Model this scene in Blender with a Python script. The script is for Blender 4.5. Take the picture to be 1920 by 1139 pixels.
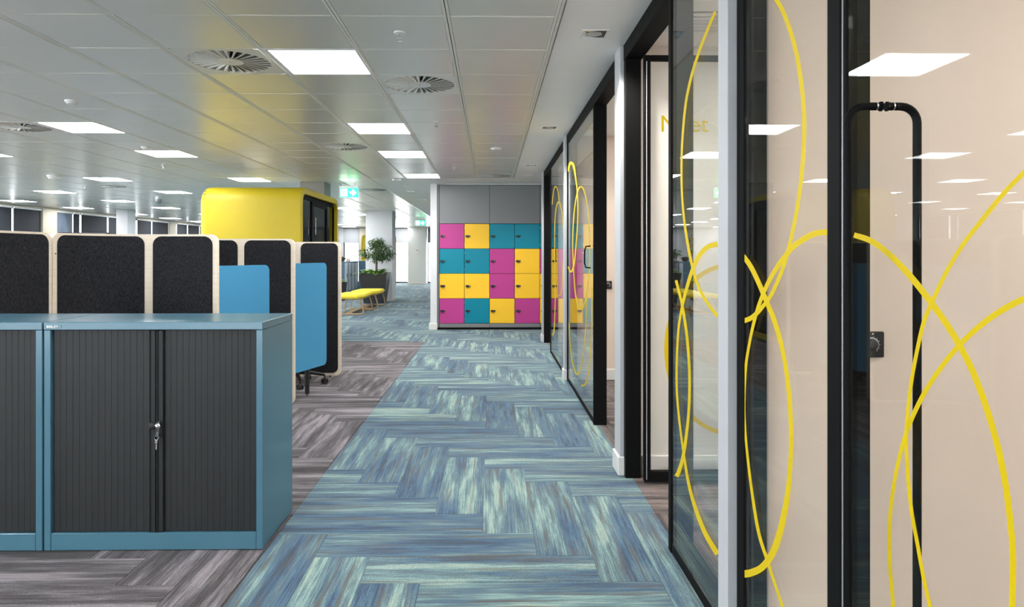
import bpy, bmesh, math, random
from mathutils import Vector, Matrix
PI = math.pi
random.seed(7)
for o in list(bpy.data.objects): bpy.data.objects.remove(o)
S = bpy.context.scene
C = S.collection

# ------------------------------------------------------------------ camera, world, exposure
F = 1280.0; CAMZ = 1.358; YAW = math.atan(20 / F); CX = 941.0; CY = 478.0
cam = bpy.data.objects.new('camera', bpy.data.cameras.new('camera')); C.objects.link(cam)
cam.location = (0, 0, CAMZ); cam.rotation_euler = (PI / 2, 0, -YAW)
cam.data.sensor_width = 36; cam.data.sensor_fit = 'HORIZONTAL'; cam.data.lens = F / 1920 * 36
cam.data.shift_x = (960 - CX) / 1920; cam.data.shift_y = (CY - 569.5) / 1920
cam.data.clip_start = 0.05; cam.data.clip_end = 200
S.camera = cam
S.view_settings.view_transform = 'Standard'; S.view_settings.look = 'None'
S.view_settings.gamma = 1; S.view_settings.use_curve_mapping = False
S.view_settings.exposure = 1.0
W = bpy.data.worlds.new('overcast_sky'); S.world = W; W.use_nodes = True
W.node_tree.nodes['Background'].inputs[0].default_value = (0.93, 0.97, 1.0, 1)
W.node_tree.nodes['Background'].inputs[1].default_value = 6.0
LIGHT_E = 19.0      # ceiling light panels
DL_W = 55.0         # watts of each corridor downlight
ROOM_E = 8.0        # added, unseen light panels of the meeting rooms

# ------------------------------------------------------------------ materials
def nt(m): return m.node_tree.nodes, m.node_tree.links
def mat(name, col, rough=0.5, metal=0.0, spec=0.5, coat=0.0, noise=0, nscale=(30, 30, 30), bump=0.0, trans=0.0):
    m = bpy.data.materials.new(name); m.use_nodes = True
    N, L = nt(m); b = N['Principled BSDF']
    b.inputs['Base Color'].default_value = (*col, 1); b.inputs['Roughness'].default_value = rough
    b.inputs['Metallic'].default_value = metal; b.inputs['Specular IOR Level'].default_value = spec
    b.inputs['Coat Weight'].default_value = coat
    tc = N.new('ShaderNodeTexCoord'); mp = N.new('ShaderNodeMapping'); mp.inputs['Scale'].default_value = nscale
    nz = N.new('ShaderNodeTexNoise'); nz.inputs['Scale'].default_value = 1; nz.inputs['Detail'].default_value = 5
    nz.inputs['Roughness'].default_value = 0.65
    L.new(tc.outputs['Object'], mp.inputs[0]); L.new(mp.outputs[0], nz.inputs[0])
    if noise:
        mx = N.new('ShaderNodeMix'); mx.data_type = 'RGBA'
        mx.inputs[6].default_value = (*[c * (1 - noise) for c in col], 1)
        mx.inputs[7].default_value = (*[min(1, c * (1 + noise)) for c in col], 1)
        cr = N.new('ShaderNodeMapRange'); cr.inputs[1].default_value = .3; cr.inputs[2].default_value = .7
        L.new(nz.outputs[0], cr.inputs[0]); L.new(cr.outputs[0], mx.inputs[0]); L.new(mx.outputs[2], b.inputs['Base Color'])
    if bump:
        bp = N.new('ShaderNodeBump'); bp.inputs['Strength'].default_value = bump; bp.inputs['Distance'].default_value = .002
        L.new(nz.outputs[0], bp.inputs['Height']); L.new(bp.outputs[0], b.inputs['Normal'])
    return m
def emis(name, col, s):
    m = bpy.data.materials.new(name); m.use_nodes = True
    b = nt(m)[0]['Principled BSDF']; b.inputs['Base Color'].default_value = (*col, 1)
    b.inputs['Emission Color'].default_value = (*col, 1); b.inputs['Emission Strength'].default_value = s
    return m
def glass(name, tint, ior=1.5, rough=0.0, dim=1.0):
    m = bpy.data.materials.new(name); m.use_nodes = True; N, L = nt(m)
    N.remove(N['Principled BSDF']); out = N['Material Output']
    g = N.new('ShaderNodeNewGeometry'); mr = N.new('ShaderNodeMapRange')
    mr.inputs[3].default_value = ior; mr.inputs[4].default_value = 1 / ior
    L.new(g.outputs['Backfacing'], mr.inputs[0])
    f = N.new('ShaderNodeFresnel'); L.new(mr.outputs[0], f.inputs['IOR'])
    t = N.new('ShaderNodeBsdfTransparent'); t.inputs[0].default_value = (*tint, 1)
    gl = N.new('ShaderNodeBsdfGlossy'); gl.inputs['Roughness'].default_value = rough
    gl.inputs[0].default_value = (dim, dim, dim, 1)
    mx = N.new('ShaderNodeMixShader'); L.new(f.outputs[0], mx.inputs[0]); L.new(t.outputs[0], mx.inputs[1]); L.new(gl.outputs[0], mx.inputs[2])
    L.new(mx.outputs[0], out.inputs[0])
    return m
def carpet(name, stops, dark, warm=None):
    """streaked carpet plank: UV = metres along / across the plank, attribute rnd = one number per plank"""
    m = bpy.data.materials.new(name); m.use_nodes = True; N, L = nt(m); b = N['Principled BSDF']
    b.inputs['Roughness'].default_value = 0.9; b.inputs['Specular IOR Level'].default_value = 0.15
    b.inputs['Sheen Weight'].default_value = 0.12; b.inputs['Sheen Roughness'].default_value = 0.5
    uv = N.new('ShaderNodeUVMap'); uv.uv_map = 'plank'
    at = N.new('ShaderNodeAttribute'); at.attribute_name = 'rnd'
    def noise(sx, sy, det, off, rough=.6):
        mp = N.new('ShaderNodeMapping'); mp.inputs['Scale'].default_value = (sx, sy, 1)
        cb = N.new('ShaderNodeCombineXYZ'); mm = N.new('ShaderNodeMath'); mm.operation = 'MULTIPLY_ADD'
        mm.inputs[1].default_value = 97.0; mm.inputs[2].default_value = off
        L.new(at.outputs['Fac'], mm.inputs[0]); L.new(mm.outputs[0], cb.inputs[0]); L.new(mm.outputs[0], cb.inputs[1]); L.new(mm.outputs[0], cb.inputs[2])
        L.new(uv.outputs[0], mp.inputs['Vector']); L.new(cb.outputs[0], mp.inputs['Location'])
        nz = N.new('ShaderNodeTexNoise'); nz.inputs['Scale'].default_value = 1; nz.inputs['Detail'].default_value = det
        nz.inputs['Roughness'].default_value = rough
        L.new(mp.outputs[0], nz.inputs[0]); return nz.outputs[0]
    n1 = noise(1.0, 10, 6, 0, .66); n2 = noise(2.6, 150, 4, 13, .8); n3 = noise(260, 330, 2, 31); n4 = noise(1.6, 30, 2, 57)
    # hue index = streak noise + finer streaks + per plank shift
    a = N.new('ShaderNodeMath'); a.operation = 'MULTIPLY_ADD'; a.inputs[1].default_value = .26; L.new(n2, a.inputs[0]); L.new(n1, a.inputs[2])
    a2 = N.new('ShaderNodeMath'); a2.operation = 'MULTIPLY_ADD'; a2.inputs[1].default_value = .07; L.new(at.outputs['Fac'], a2.inputs[0]); L.new(a.outputs[0], a2.inputs[2])
    mr = N.new('ShaderNodeMapRange'); mr.inputs[1].default_value = .50; mr.inputs[2].default_value = .80; L.new(a2.outputs[0], mr.inputs[0])
    cr = N.new('ShaderNodeValToRGB'); L.new(mr.outputs[0], cr.inputs[0])
    el = cr.color_ramp.elements
    el[0].position = stops[0][0]; el[0].color = (*stops[0][1], 1); el[1].position = stops[-1][0]; el[1].color = (*stops[-1][1], 1)
    for p, c in stops[1:-1]: e = el.new(p); e.color = (*c, 1)
    # fine dark threads and speckle
    mr2 = N.new('ShaderNodeMapRange'); mr2.inputs[1].default_value = .34; mr2.inputs[2].default_value = .55; mr2.inputs[3].default_value = dark; mr2.inputs[4].default_value = 1.0
    L.new(n2, mr2.inputs[0])
    mr3 = N.new('ShaderNodeMapRange'); mr3.inputs[1].default_value = .3; mr3.inputs[2].default_value = .7; mr3.inputs[3].default_value = .58; mr3.inputs[4].default_value = 1.42
    L.new(n3, mr3.inputs[0])
    mu = N.new('ShaderNodeMath'); mu.operation = 'MULTIPLY'; L.new(mr2.outputs[0], mu.inputs[0]); L.new(mr3.outputs[0], mu.inputs[1])
    vm = N.new('ShaderNodeVectorMath'); vm.operation = 'SCALE'; L.new(cr.outputs[0], vm.inputs[0]); L.new(mu.outputs[0], vm.inputs['Scale'])
    src = vm.outputs[0]
    if warm:
        mw = N.new('ShaderNodeMapRange'); mw.inputs[1].default_value = .56; mw.inputs[2].default_value = .68; L.new(n4, mw.inputs[0])
        mw.inputs[4].default_value = .7
        mx = N.new('ShaderNodeMix'); mx.data_type = 'RGBA'; L.new(mw.outputs[0], mx.inputs[0]); L.new(src, mx.inputs[6]); mx.inputs[7].default_value = (*warm, 1)
        src = mx.outputs[2]
    L.new(src, b.inputs['Base Color'])
    bp = N.new('ShaderNodeBump'); bp.inputs['Strength'].default_value = .25; bp.inputs['Distance'].default_value = .002
    L.new(n3, bp.inputs['Height']); L.new(bp.outputs[0], b.inputs['Normal'])
    return m

M = {}
M['blue_carpet'] = carpet('blue_carpet', [(0, (.040, .066, .092)), (.20, (.044, .088, .148)), (.40, (.064, .132, .200)), (.56, (.096, .150, .178)), (.74, (.135, .228, .245)), (.88, (.195, .305, .295)), (1, (.27, .36, .32))], .60, (.085, .073, .062))
M['grey_carpet'] = carpet('grey_carpet', [(0, (.026, .023, .026)), (.25, (.052, .046, .050)), (.5, (.086, .077, .084)), (.75, (.160, .144, .156)), (1, (.28, .250, .268))], .64)
M['room_carpet'] = carpet('room_carpet', [(0, (.035, .027, .025)), (.25, (.06, .048, .044)), (.5, (.10, .082, .076)), (.75, (.17, .13, .118)), (.9, (.25, .185, .165)), (1, (.09, .13, .18))], .62)
M['cab'] = mat('blue_painted_steel', (.058, .150, .205), .24, 0, .5, nscale=(2, 2, 2))
M['tambour'] = mat('charcoal_tambour_plastic', (.014, .0155, .017), .5, 0, .28, nscale=(60, 60, 2), noise=.12)
M['felt'] = mat('charcoal_felt', (.022, .022, .025), .95, 0, .15, noise=.75, nscale=(160, 160, 60), bump=.5)
M['ply'] = mat('pale_birch_edge', (.80, .69, .55), .5, noise=.07, nscale=(6, 6, 60))
M['fabric'] = mat('bright_blue_fabric', (.07, .30, .52), .9, 0, .2, noise=.10, nscale=(200, 200, 200), bump=.3)
M['yellow'] = mat('yellow_laminate', (.43, .335, .012), .5, 0, .3, noise=.03, nscale=(2, 2, 2))
M['ycush'] = mat('yellow_upholstery', (.86, .68, .05), .85, noise=.08, nscale=(60, 60, 60))
M['lk_pink'] = mat('magenta_locker_paint', (.48, .050, .25), .4, 0, .3, nscale=(2, 2, 2))
M['lk_yellow'] = mat('yellow_locker_paint', (.93, .55, .03), .4, 0, .3, nscale=(2, 2, 2))
M['lk_teal'] = mat('teal_locker_paint', (.0, .22, .31), .4, 0, .3, nscale=(2, 2, 2))
M['lk_grey'] = mat('grey_locker_steel', (.20, .205, .21), .42, nscale=(3, 3, 3))
M['black'] = mat('black_powder_coat', (.006, .006, .006), .6, 0, .06, nscale=(40, 40, 40))
M['blackp'] = mat('black_plastic', (.014, .014, .015), .45)
M['brown'] = mat('dark_bronze_jamb', (.02, .017, .015), .5, 0, .25)
M['darkgap'] = mat('shadow_gap_black', (.006, .006, .006), .9)
M['white'] = mat('white_wall_paint', (.43, .44, .455), .6, noise=.02, nscale=(3, 3, 3))
M['white2'] = mat('white_plasterboard', (.92, .885, .84), .62, noise=.02, nscale=(2, 2, 2))
M['column'] = mat('column_paint', (.70, .71, .73), .6, noise=.02, nscale=(3, 3, 3))
M['pink'] = mat('warm_blush_wall_paint', (.72, .585, .49), .6, noise=.02, nscale=(3, 3, 3))
M['palewall'] = mat('pale_room_wall', (.74, .70, .66), .55, noise=.02, nscale=(3, 3, 3))
M['skirt'] = mat('white_skirting_gloss', (.72, .70, .68), .35)
M['beige'] = mat('beige_pillar_paint', (.42, .38, .30), .6)
M['ceil'] = mat('satin_metal_ceiling_tile', (.74, .72, .665), .30, .30, .5, nscale=(1, 1, 1), noise=.03)
M['diff'] = mat('diffuser_paint', (.74, .73, .68), .4, .1)
M['seam'] = mat('grid_and_glint_paint', (.80, .78, .70), .5)
M['ceilback'] = mat('ceiling_back', (.18, .175, .16), .8)
M['lframe'] = mat('light_trim_white', (.80, .80, .80), .4)
M['light'] = emis('light_panel', (.97, .98, 1.0), LIGHT_E)
M['rlight'] = emis('added_room_light_panel', (1.0, .96, .92), ROOM_E)
M['exitg'] = emis('exit_green', (.03, .85, .25), 1.6)
M['exitw'] = emis('exit_white', (.9, 1.0, .95), 1.9)
M['chrome'] = mat('chrome', (.78, .78, .78), .14, 1.0)
M['silver'] = mat('silver_lacquer', (.62, .62, .64), .3, .5)
M['glass'] = glass('clear_glass', (.955, .975, .965))
M['doorglass'] = glass('door_glass', (.975, .985, .975), 1.16)
M['glassA'] = glass('side_glass', (.965, .98, .97), 1.42)
M['podglass'] = glass('dark_pod_glass', (.50, .52, .54), 1.6)
M['winglass'] = glass('window_glass', (.97, .98, .98), 1.45)
M['vinyl'] = mat('yellow_vinyl', (.60, .44, .002), .5, 0, .2)
M['blind'] = mat('dark_roller_blind', (.014, .017, .024), .8, nscale=(3, 3, 3), noise=.1)
M['blind2'] = mat('blue_grey_blind', (.10, .13, .17), .7, nscale=(3, 3, 1), noise=.3)
M['blind3'] = mat('pale_grey_blind', (.30, .31, .33), .8)
M['podin'] = mat('pod_interior_felt', (.05, .052, .055), .9)
M['wood'] = mat('oak_bentwood', (.42, .27, .14), .45, noise=.2, nscale=(4, 4, 60))
M['leaf'] = mat('ficus_leaf', (.05, .11, .03), .42, noise=.5, nscale=(9, 9, 9))
M['fern'] = mat('fern_leaf', (.16, .33, .05), .5, noise=.4, nscale=(9, 9, 9))
M['bark'] = mat('bark', (.16, .12, .09), .8, noise=.3, nscale=(20, 20, 60))
M['pot'] = mat('charcoal_planter', (.022, .022, .024), .5)
M['soil'] = mat('soil', (.03, .022, .015), .95, noise=.4)
M['slate'] = mat('slate_blue_steel', (.045, .125, .19), .4)
M['bowl'] = mat('brown_bowl', (.10, .07, .05), .5)
M['screen'] = mat('monitor_black', (.012, .012, .014), .3)
M['desk'] = mat('white_desk_laminate', (.72, .72, .70), .4)
M['seam_refl_y'] = mat('mustard_seam_and_reflection', (.42, .31, .06), .7)
M['refl_t'] = mat('petrol_reflection', (.05, .20, .27), .7)
M['badge'] = mat('badge_grey', (.30, .31, .32), .35, .4)

# ------------------------------------------------------------------ mesh helpers
def wl(o):
    v = Vector((0, 0, 0))
    while o is not None: v = v + o.location; o = o.parent
    return v
class MB:
    def __init__(s): s.v = []; s.f = []; s.mi = []; s.cur = 0
    def add(s, vs, fs):
        b = len(s.v); s.v += [tuple(p) for p in vs]
        for f in fs: s.f.append([b + i for i in f]); s.mi.append(s.cur)
        return s
    def box(s, x0, x1, y0, y1, z0, z1, R=None, c=None):
        p = [(x, y, z) for z in (z0, z1) for y in (y0, y1) for x in (x0, x1)]
        if R is not None: p = [tuple(R @ (Vector(q) - Vector(c)) + Vector(c)) for q in p]
        return s.add(p, [(0, 2, 3, 1), (4, 5, 7, 6), (0, 1, 5, 4), (2, 6, 7, 3), (0, 4, 6, 2), (1, 3, 7, 5)])
    def bbox(s, x0, x1, y0, y1, z0, z1, b=.004):      # box with chamfered edges
        b = min(b, (x1 - x0) / 2.01, (y1 - y0) / 2.01, (z1 - z0) / 2.01)
        bm = bmesh.new(); bmesh.ops.create_cube(bm, size=1)
        for v in bm.verts: v.co = Vector(((x0 + x1) / 2 + v.co.x * (x1 - x0), (y0 + y1) / 2 + v.co.y * (y1 - y0), (z0 + z1) / 2 + v.co.z * (z1 - z0)))
        bmesh.ops.bevel(bm, geom=bm.edges[:], offset=b, segments=1, affect='EDGES')
        return s.bm(bm)
    def rbox(s, x0, x1, y0, y1, z0, z1, b=.02, seg=4):
        bm = bmesh.new(); bmesh.ops.create_cube(bm, size=1)
        for v in bm.verts: v.co = Vector(((x0 + x1) / 2 + v.co.x * (x1 - x0), (y0 + y1) / 2 + v.co.y * (y1 - y0), (z0 + z1) / 2 + v.co.z * (z1 - z0)))
        bmesh.ops.bevel(bm, geom=bm.edges[:], offset=b, segments=seg, affect='EDGES')
        return s.bm(bm)
    def bm(s, bm):
        bm.verts.index_update()
        s.add([v.co[:] for v in bm.verts], [[v.index for v in f.verts] for f in bm.faces]); bm.free(); return s
    def tube(s, pts, r, n=10, caps=True, closed=False):
        pts = [Vector(p) for p in pts]; k = len(pts); rs = r if isinstance(r, (list, tuple)) else [r] * k
        ref = None; rings = []
        for i, p in enumerate(pts):
            a = pts[(i - 1) % k] if (i > 0 or closed) else p
            b = pts[(i + 1) % k] if (i < k - 1 or closed) else p
            t = (b - a).normalized()
            if ref is None: ref = Vector((0, 0, 1)) if abs(t.z) < .9 else Vector((1, 0, 0))
            u = (ref - t * ref.dot(t)).normalized(); w = t.cross(u); ref = u
            rings.append([p + (u * math.cos(2 * PI * j / n) + w * math.sin(2 * PI * j / n)) * rs[i] for j in range(n)])
        vs = [q for rg in rings for q in rg]; fs = []
        for i in range(k if closed else k - 1):
            i2 = (i + 1) % k
            for j in range(n): fs.append((i * n + j, i * n + (j + 1) % n, i2 * n + (j + 1) % n, i2 * n + j))
        if caps and not closed: fs.append(tuple(range(n))[::-1]); fs.append(tuple((k - 1) * n + j for j in range(n)))
        return s.add(vs, fs)
    def lathe(s, c, prof, n=24, axis='z'):
        vs = []; fs = []
        for r, h in prof:
            for j in range(n):
                a = 2 * PI * j / n; x, y = r * math.cos(a), r * math.sin(a)
                q = (x, y, h) if axis == 'z' else ((x, h, y) if axis == 'y' else (h, x, y))
                vs.append((c[0] + q[0], c[1] + q[1], c[2] + q[2]))
        for i in range(len(prof) - 1):
            for j in range(n): fs.append((i * n + j, i * n + (j + 1) % n, (i + 1) * n + (j + 1) % n, (i + 1) * n + j))
        fs.append(tuple(range(n))[::-1]); fs.append(tuple((len(prof) - 1) * n + j for j in range(n)))
        return s.add(vs, fs)
    def prism(s, poly, a, b, axis='x'):               # polygon in the other two axes, extruded a..b
        def q(p, h): return (h, p[0], p[1]) if axis == 'x' else ((p[0], h, p[1]) if axis == 'y' else (p[0], p[1], h))
        n = len(poly); vs = [q(p, a) for p in poly] + [q(p, b) for p in poly]
        return s.add(vs, [tuple(range(n))[::-1], tuple(range(n, 2 * n))] + [(i, (i + 1) % n, n + (i + 1) % n, n + i) for i in range(n)])
    def build(s, name, m, parent=None, smooth=False, kind=None, label=None, fix=True):
        me = bpy.data.meshes.new(name); o = bpy.data.objects.new(name, me); C.objects.link(o)
        off = wl(parent) if parent is not None else Vector((0, 0, 0))
        me.from_pydata([(v[0] - off.x, v[1] - off.y, v[2] - off.z) for v in s.v], [], s.f)
        for mm in (m if isinstance(m, (list, tuple)) else [m]): me.materials.append(mm)
        if any(s.mi): me.polygons.foreach_set('material_index', s.mi)
        if fix:
            b = bmesh.new(); b.from_mesh(me); bmesh.ops.recalc_face_normals(b, faces=b.faces); b.to_mesh(me); b.free()
        if smooth:
            me.polygons.foreach_set('use_smooth', [True] * len(me.polygons))
            try: me.set_sharp_from_angle(angle=math.radians(38))
            except Exception: pass
        o.parent = parent
        if kind: o['kind'] = kind
        if label: o['label'] = label
        return o
def tag(o, label, cat, group=None):
    o['label'] = label; o['category'] = cat
    if group: o['group'] = group
    return o
def thing(name, loc, label, cat, group=None):
    o = bpy.data.objects.new(name, None); C.objects.link(o); o.location = loc; o.empty_display_size = .1
    return tag(o, label, cat, group)
def struct_empty(name, loc):
    o = bpy.data.objects.new(name, None); C.objects.link(o); o.location = loc; o['kind'] = 'structure'; o.empty_display_size = .1
    return o
def struct(name, mb, m, **k):
    return mb.build(name, m, None, kind='structure', **k)
def copy_tree(o, loc=None, parent=None):
    c = o.copy(); C.objects.link(c); c.parent = parent
    if loc is not None: c.location = loc
    for ch in list(o.children): copy_tree(ch, None, c)
    return c
def rrect(x0, x1, z0, z1, r, n=6):
    P = []
    for cx, cz, a0 in ((x1 - r, z0 + r, -PI / 2), (x1 - r, z1 - r, 0), (x0 + r, z1 - r, PI / 2), (x0 + r, z0 + r, PI)):
        for i in range(n + 1): a = a0 + PI / 2 * i / n; P.append((cx + r * math.cos(a), cz + r * math.sin(a)))
    return P

ZC = 2.647       # ceiling height
XG = 0.82        # corridor face of the glazed partition
# ------------------------------------------------------------------ floor with carpet planks
struct_floor = MB().box(-13.5, 5.0, -5.0, 34.0, -.15, -.006).build('floor', M['grey_carpet'], None, kind='structure')
def region(x, y):
    if x > .862: return 'room' if y < 10.6 else 'blue'
    if x > -1.035: return 'blue'
    if y > 10.70: return 'blue'
    return 'grey'
REG = [('grey', -13, -1.035, -4, 10.70), ('blue', -1.035, .862, -4, 12.36), ('blue', -13, -1.035, 10.70, 33),
       ('blue', -1.035, 4.2, 13.3, 33), ('room', .862, 4.2, -4, 10.5), ('blue', .862, 4.2, 10.5, 12.36)]
def planks():
    near = []; far = {'blue': [], 'grey': [], 'room': []}
    for j in range(-170, 190):
        L = -.044 + .25 * j; T = 4.327 - .25 * j
        for m in range(-30, 30):
            for (x0, x1, y0, y1, o) in ((L + 2 * m, L + 2 * m + .25, T - 1, T, 'v'), (L + 2 * m, L + 2 * m + 1, T, T + .25, 'h')):
                if x1 < -13 or x0 > 4.2 or y1 < -4 or y0 > 33: continue
                rn = random.Random((round(x0 * 100), round(y0 * 100), o).__hash__()).random()
                for (k, a, b, c, d) in REG:
                    X0, X1, Y0, Y1 = max(x0, a), min(x1, b), max(y0, c), min(y1, d)
                    if X1 - X0 < .012 or Y1 - Y0 < .012: continue
                    it = (X0, X1, Y0, Y1, o, x0, y0, rn, k)
                    vis = False
                    if k == 'blue': vis = 2.45 < Y1 < 15.5 and X1 > -.26 * Y1 and X0 < .9 and (Y0 < 10.6 or X0 < .9) and not (Y0 > 13.2 and X0 > -1.2)
                    if k == 'grey': vis = Y1 > 2.5 and ((Y0 < 3.2 and X1 > -2.45) or (Y0 >= 3.2 and X1 > -1.95))
                    if k == 'room': vis = 2.9 < Y1 < 7.4 and X0 < 1.7
                    (near if vis else far[k]).append(it)
    return near, far
def plank_mesh(items, name, m, parent, kind=None):
    vs = []; fs = []; uvs = []; rn = []
    for (X0, X1, Y0, Y1, o, ox, oy, r, k) in items:
        g = .0004; c = .0012; b = len(vs)
        a0, a1, b0, b1 = X0 + g, X1 - g, Y0 + g, Y1 - g
        vs += [(a0, b0, -.006), (a1, b0, -.006), (a1, b1, -.006), (a0, b1, -.006), (a0, b0, -c), (a1, b0, -c), (a1, b1, -c), (a0, b1, -c),
               (a0 + c, b0 + c, 0), (a1 - c, b0 + c, 0), (a1 - c, b1 - c, 0), (a0 + c, b1 - c, 0)]
        F_ = [(8, 9, 10, 11)] + [(i, (i + 1) % 4, 4 + (i + 1) % 4, 4 + i) for i in range(4)] + [(4 + i, 4 + (i + 1) % 4, 8 + (i + 1) % 4, 8 + i) for i in range(4)]
        for f in F_:
            fs.append([b + i for i in f])
            for i in f:
                x, y, _ = vs[b + i]
                uvs += ([x - ox, y - oy] if o == 'h' else [y - oy, x - ox])
            rn += [r] * 4
    me = bpy.data.meshes.new(name); ob = bpy.data.objects.new(name, me); C.objects.link(ob)
    me.from_pydata(vs, [], fs); u = me.uv_layers.new(name='plank'); u.data.foreach_set('uv', uvs)
    at = me.attributes.new('rnd', 'FLOAT', 'CORNER'); at.data.foreach_set('value', rn)
    me.materials.append(m); ob.parent = parent
    if kind: ob['kind'] = kind
    return ob
near, far = planks()
near.sort(key=lambda t: t[2])
for it in near[300:]: far[it[8]].append(it)
CM = {'blue': M['blue_carpet'], 'grey': M['grey_carpet'], 'room': M['room_carpet']}
for it in near[:300]: plank_mesh([it], 'carpet_plank', CM[it[8]], struct_floor)
for k, nm in (('blue', 'blue_carpet_planks'), ('grey', 'grey_carpet_planks'), ('room', 'brown_carpet_planks')):
    plank_mesh(far[k], nm, CM[k], struct_floor, 'stuff')

# ------------------------------------------------------------------ ceiling
CX0, CX1, CY0 = -11.64 - .0, .36, 3.683
TY = .597
def rowy(i): return CY0 + TY * i
SX = [.36 - .6 * i for i in range(0, 22)]             # column lines
def colx(n): return .36 - .6 * (n + 1)                # left edge of column n counted from the soffit
ceil = MB().box(-13.5, 5.0, -5.0, 34.0, ZC + .06, ZC + .2).build('ceiling', M['ceilback'], None, kind='structure')
# plasterboard soffit
sof = MB()
sof.box(.385, 5.0, -5, 11.45, ZC, ZC + .0598); sof.box(-2.04, 5.0, 11.45, 34, ZC, ZC + .0598)
sof.build('plasterboard', M['white2'], ceil)
MB().box(.36, .376, -5, 11.46, ZC - .008, ZC + .0115).box(-2.04, .376, 11.44, 11.455, ZC - .004, ZC + .0115).box(-2.055, -2.04, 11.44, 33, ZC - .004, ZC + .0115).build('edge_trim', M['ceil'], ceil)
lights = {}
def L_(cx, i): lights[(round(cx, 2), i)] = 1
for i in (-9, -3, 1, 5, 8, 12): L_(-1.44, i)
for i in (-9, -3, 1, 5, 8, 13, 17, 21, 25, 30, 34, 38, 42, 46):
    for cx in (-4.44, -6.84, -9.24): L_(cx, i)
for i in (13, 17, 21, 25, 30, 34, 38, 42, 46): L_(-11.64, i)
diffs = [(-2.04, 1), (-.84, 2), (-2.04, 7), (-5.04, 5), (-.24, 12), (-7.44, 15), (-2.64, 16)]
taken = set(lights) | set((round(a, 2), b) for a, b in diffs)
def tile_vs(x0, x1, y0, y1, t):
    g, h, c = .0045, .0042, .006
    a0, a1, b0, b1 = x0 + g + .013, x1 - g - .013, y0 + h, y1 - h
    z = ZC; ax, ay = t
    cx, cy = (x0 + x1) / 2, (y0 + y1) / 2
    def zz(x, y, z): return z + (x - cx) * ax + (y - cy) * ay
    vs = [(a0, b0, z + .006), (a1, b0, z + .006), (a1, b1, z + .006), (a0, b1, z + .006)]
    vs += [(x, y, zz(x, y, z)) for x, y in ((a0, b0), (a1, b0), (a1, b1), (a0, b1))]
    vs += [(x, y, zz(x, y, z - .004)) for x, y in ((a0 + c, b0 + c), (a1 - c, b0 + c), (a1 - c, b1 - c), (a0 + c, b1 - c))]
    fs = [(11, 10, 9, 8)] + [(i, 4 + i, 4 + (i + 1) % 4, (i + 1) % 4) for i in range(4)] + [(4 + i, 8 + i, 8 + (i + 1) % 4, 4 + (i + 1) % 4) for i in range(4)]
    return vs, fs
rest = MB(); ntile = 0
for n in range(0, 21):
    x0 = colx(n)
    for i in range(-14, 50):
        y0 = rowy(i); y1 = y0 + TY
        if i > 12 and x0 > -2.1: continue
        if (round(x0, 2), i) in taken: continue
        t = (random.gauss(0, .0016), random.gauss(0, .0022))
        vs, fs = tile_vs(x0, x0 + .6, y0, y1, t)
        if -3 <= i <= 12 and x0 + .6 > -.74 * y1 and ntile < 300:
            ntile += 1; MB().add(vs, fs).build('ceiling_tile', M['ceil'], ceil, fix=False)
        else: rest.add(vs, fs)
rest.build('ceiling_tiles', M['ceil'], ceil, kind='stuff', fix=False)
sm = MB()
for n in range(0, 22):
    xx = .36 - .6 * n; y1 = 11.44 if xx > -2.06 else rowy(50)
    if n > 0 and xx > -2.05 or n > 0: sm.box(xx + .0025, xx + .017, rowy(-14), y1, ZC - .0038, ZC + .004)
    sm.box(xx - .017, xx - .0025, rowy(-14), y1, ZC - .0038, ZC + .004)
for i in range(-14, 51):
    for n in range(0, 21):
        x0 = colx(n)
        if i > 13 and x0 > -2.1: continue
        if ((round(x0, 2), i) in lights) and ((round(x0, 2), i - 1) in lights): continue
        sm.box(x0 + .0175, x0 + .5825, rowy(i) - .0040, rowy(i) + .0040, ZC - .0045, ZC + .004)  # pale cross strips paint in the light that tile bevels catch
sm.build('ceiling_grid_and_glints', M['seam'], ceil, kind='stuff', fix=False)

# ceiling lights
def light_mesh():
    fr = MB(); w = .6; h = TY
    def P(x, y, z): return (x, y, z)
    fr.box(.006, .040, .004, h - .004, -.006, .010).box(w - .018, w - .006, .004, h - .004, -.006, .010)
    fr.box(.040, w - .018, .004, .026, -.006, .010).box(.040, w - .018, h - .012, h - .004, -.006, .010)
    d = MB().box(.040, w - .018, .026, h - .012, -.002, .009)
    sp = MB().box(.350, .3515, .026, h - .012, -.0035, -.002)
    return fr, d, sp
t0 = None
colname = {-1.44: 'the row nearest the glazed rooms', -4.44: 'the second row from the glazed rooms', -6.84: 'the third row from the glazed rooms', -9.24: 'the fourth row from the glazed rooms', -11.64: 'the row beside the dark window blinds'}
ordn = ['first', 'second', 'third', 'fourth', 'fifth', 'sixth', 'seventh', 'eighth', 'ninth', 'tenth', 'eleventh', 'twelfth', 'thirteenth', 'fourteenth']
cnt = {}
for (cx, i) in sorted(lights, key=lambda t: (-t[0], t[1])):
    y0 = rowy(i); vis = i > 0 and cx + .6 > -.70 * (y0 + TY)
    k = cnt.get(cx, 0)
    if vis: cnt[cx] = k + 1; lab = 'glowing square ceiling light, %s from the camera in %s' % (ordn[k], colname[cx])
    else: lab = 'glowing square ceiling light outside the frame, above or behind the camera'
    if t0 is None:
        t0 = thing('ceiling_light', (cx, y0, ZC), lab, 'ceiling light', 'square ceiling lights')
        fr, d, sp = light_mesh()
        for mb, nm, mm in ((fr, 'frame', M['lframe']), (d, 'diffuser', M['light']), (sp, 'seam', M['lframe'])):
            mb.v = [(a + cx, b + y0, c + ZC) for a, b, c in mb.v]; mb.build(nm, mm, t0)
    else:
        c_ = copy_tree(t0, (cx, y0, ZC)); c_['label'] = lab
        c_['group'] = 'square ceiling lights'
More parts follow.
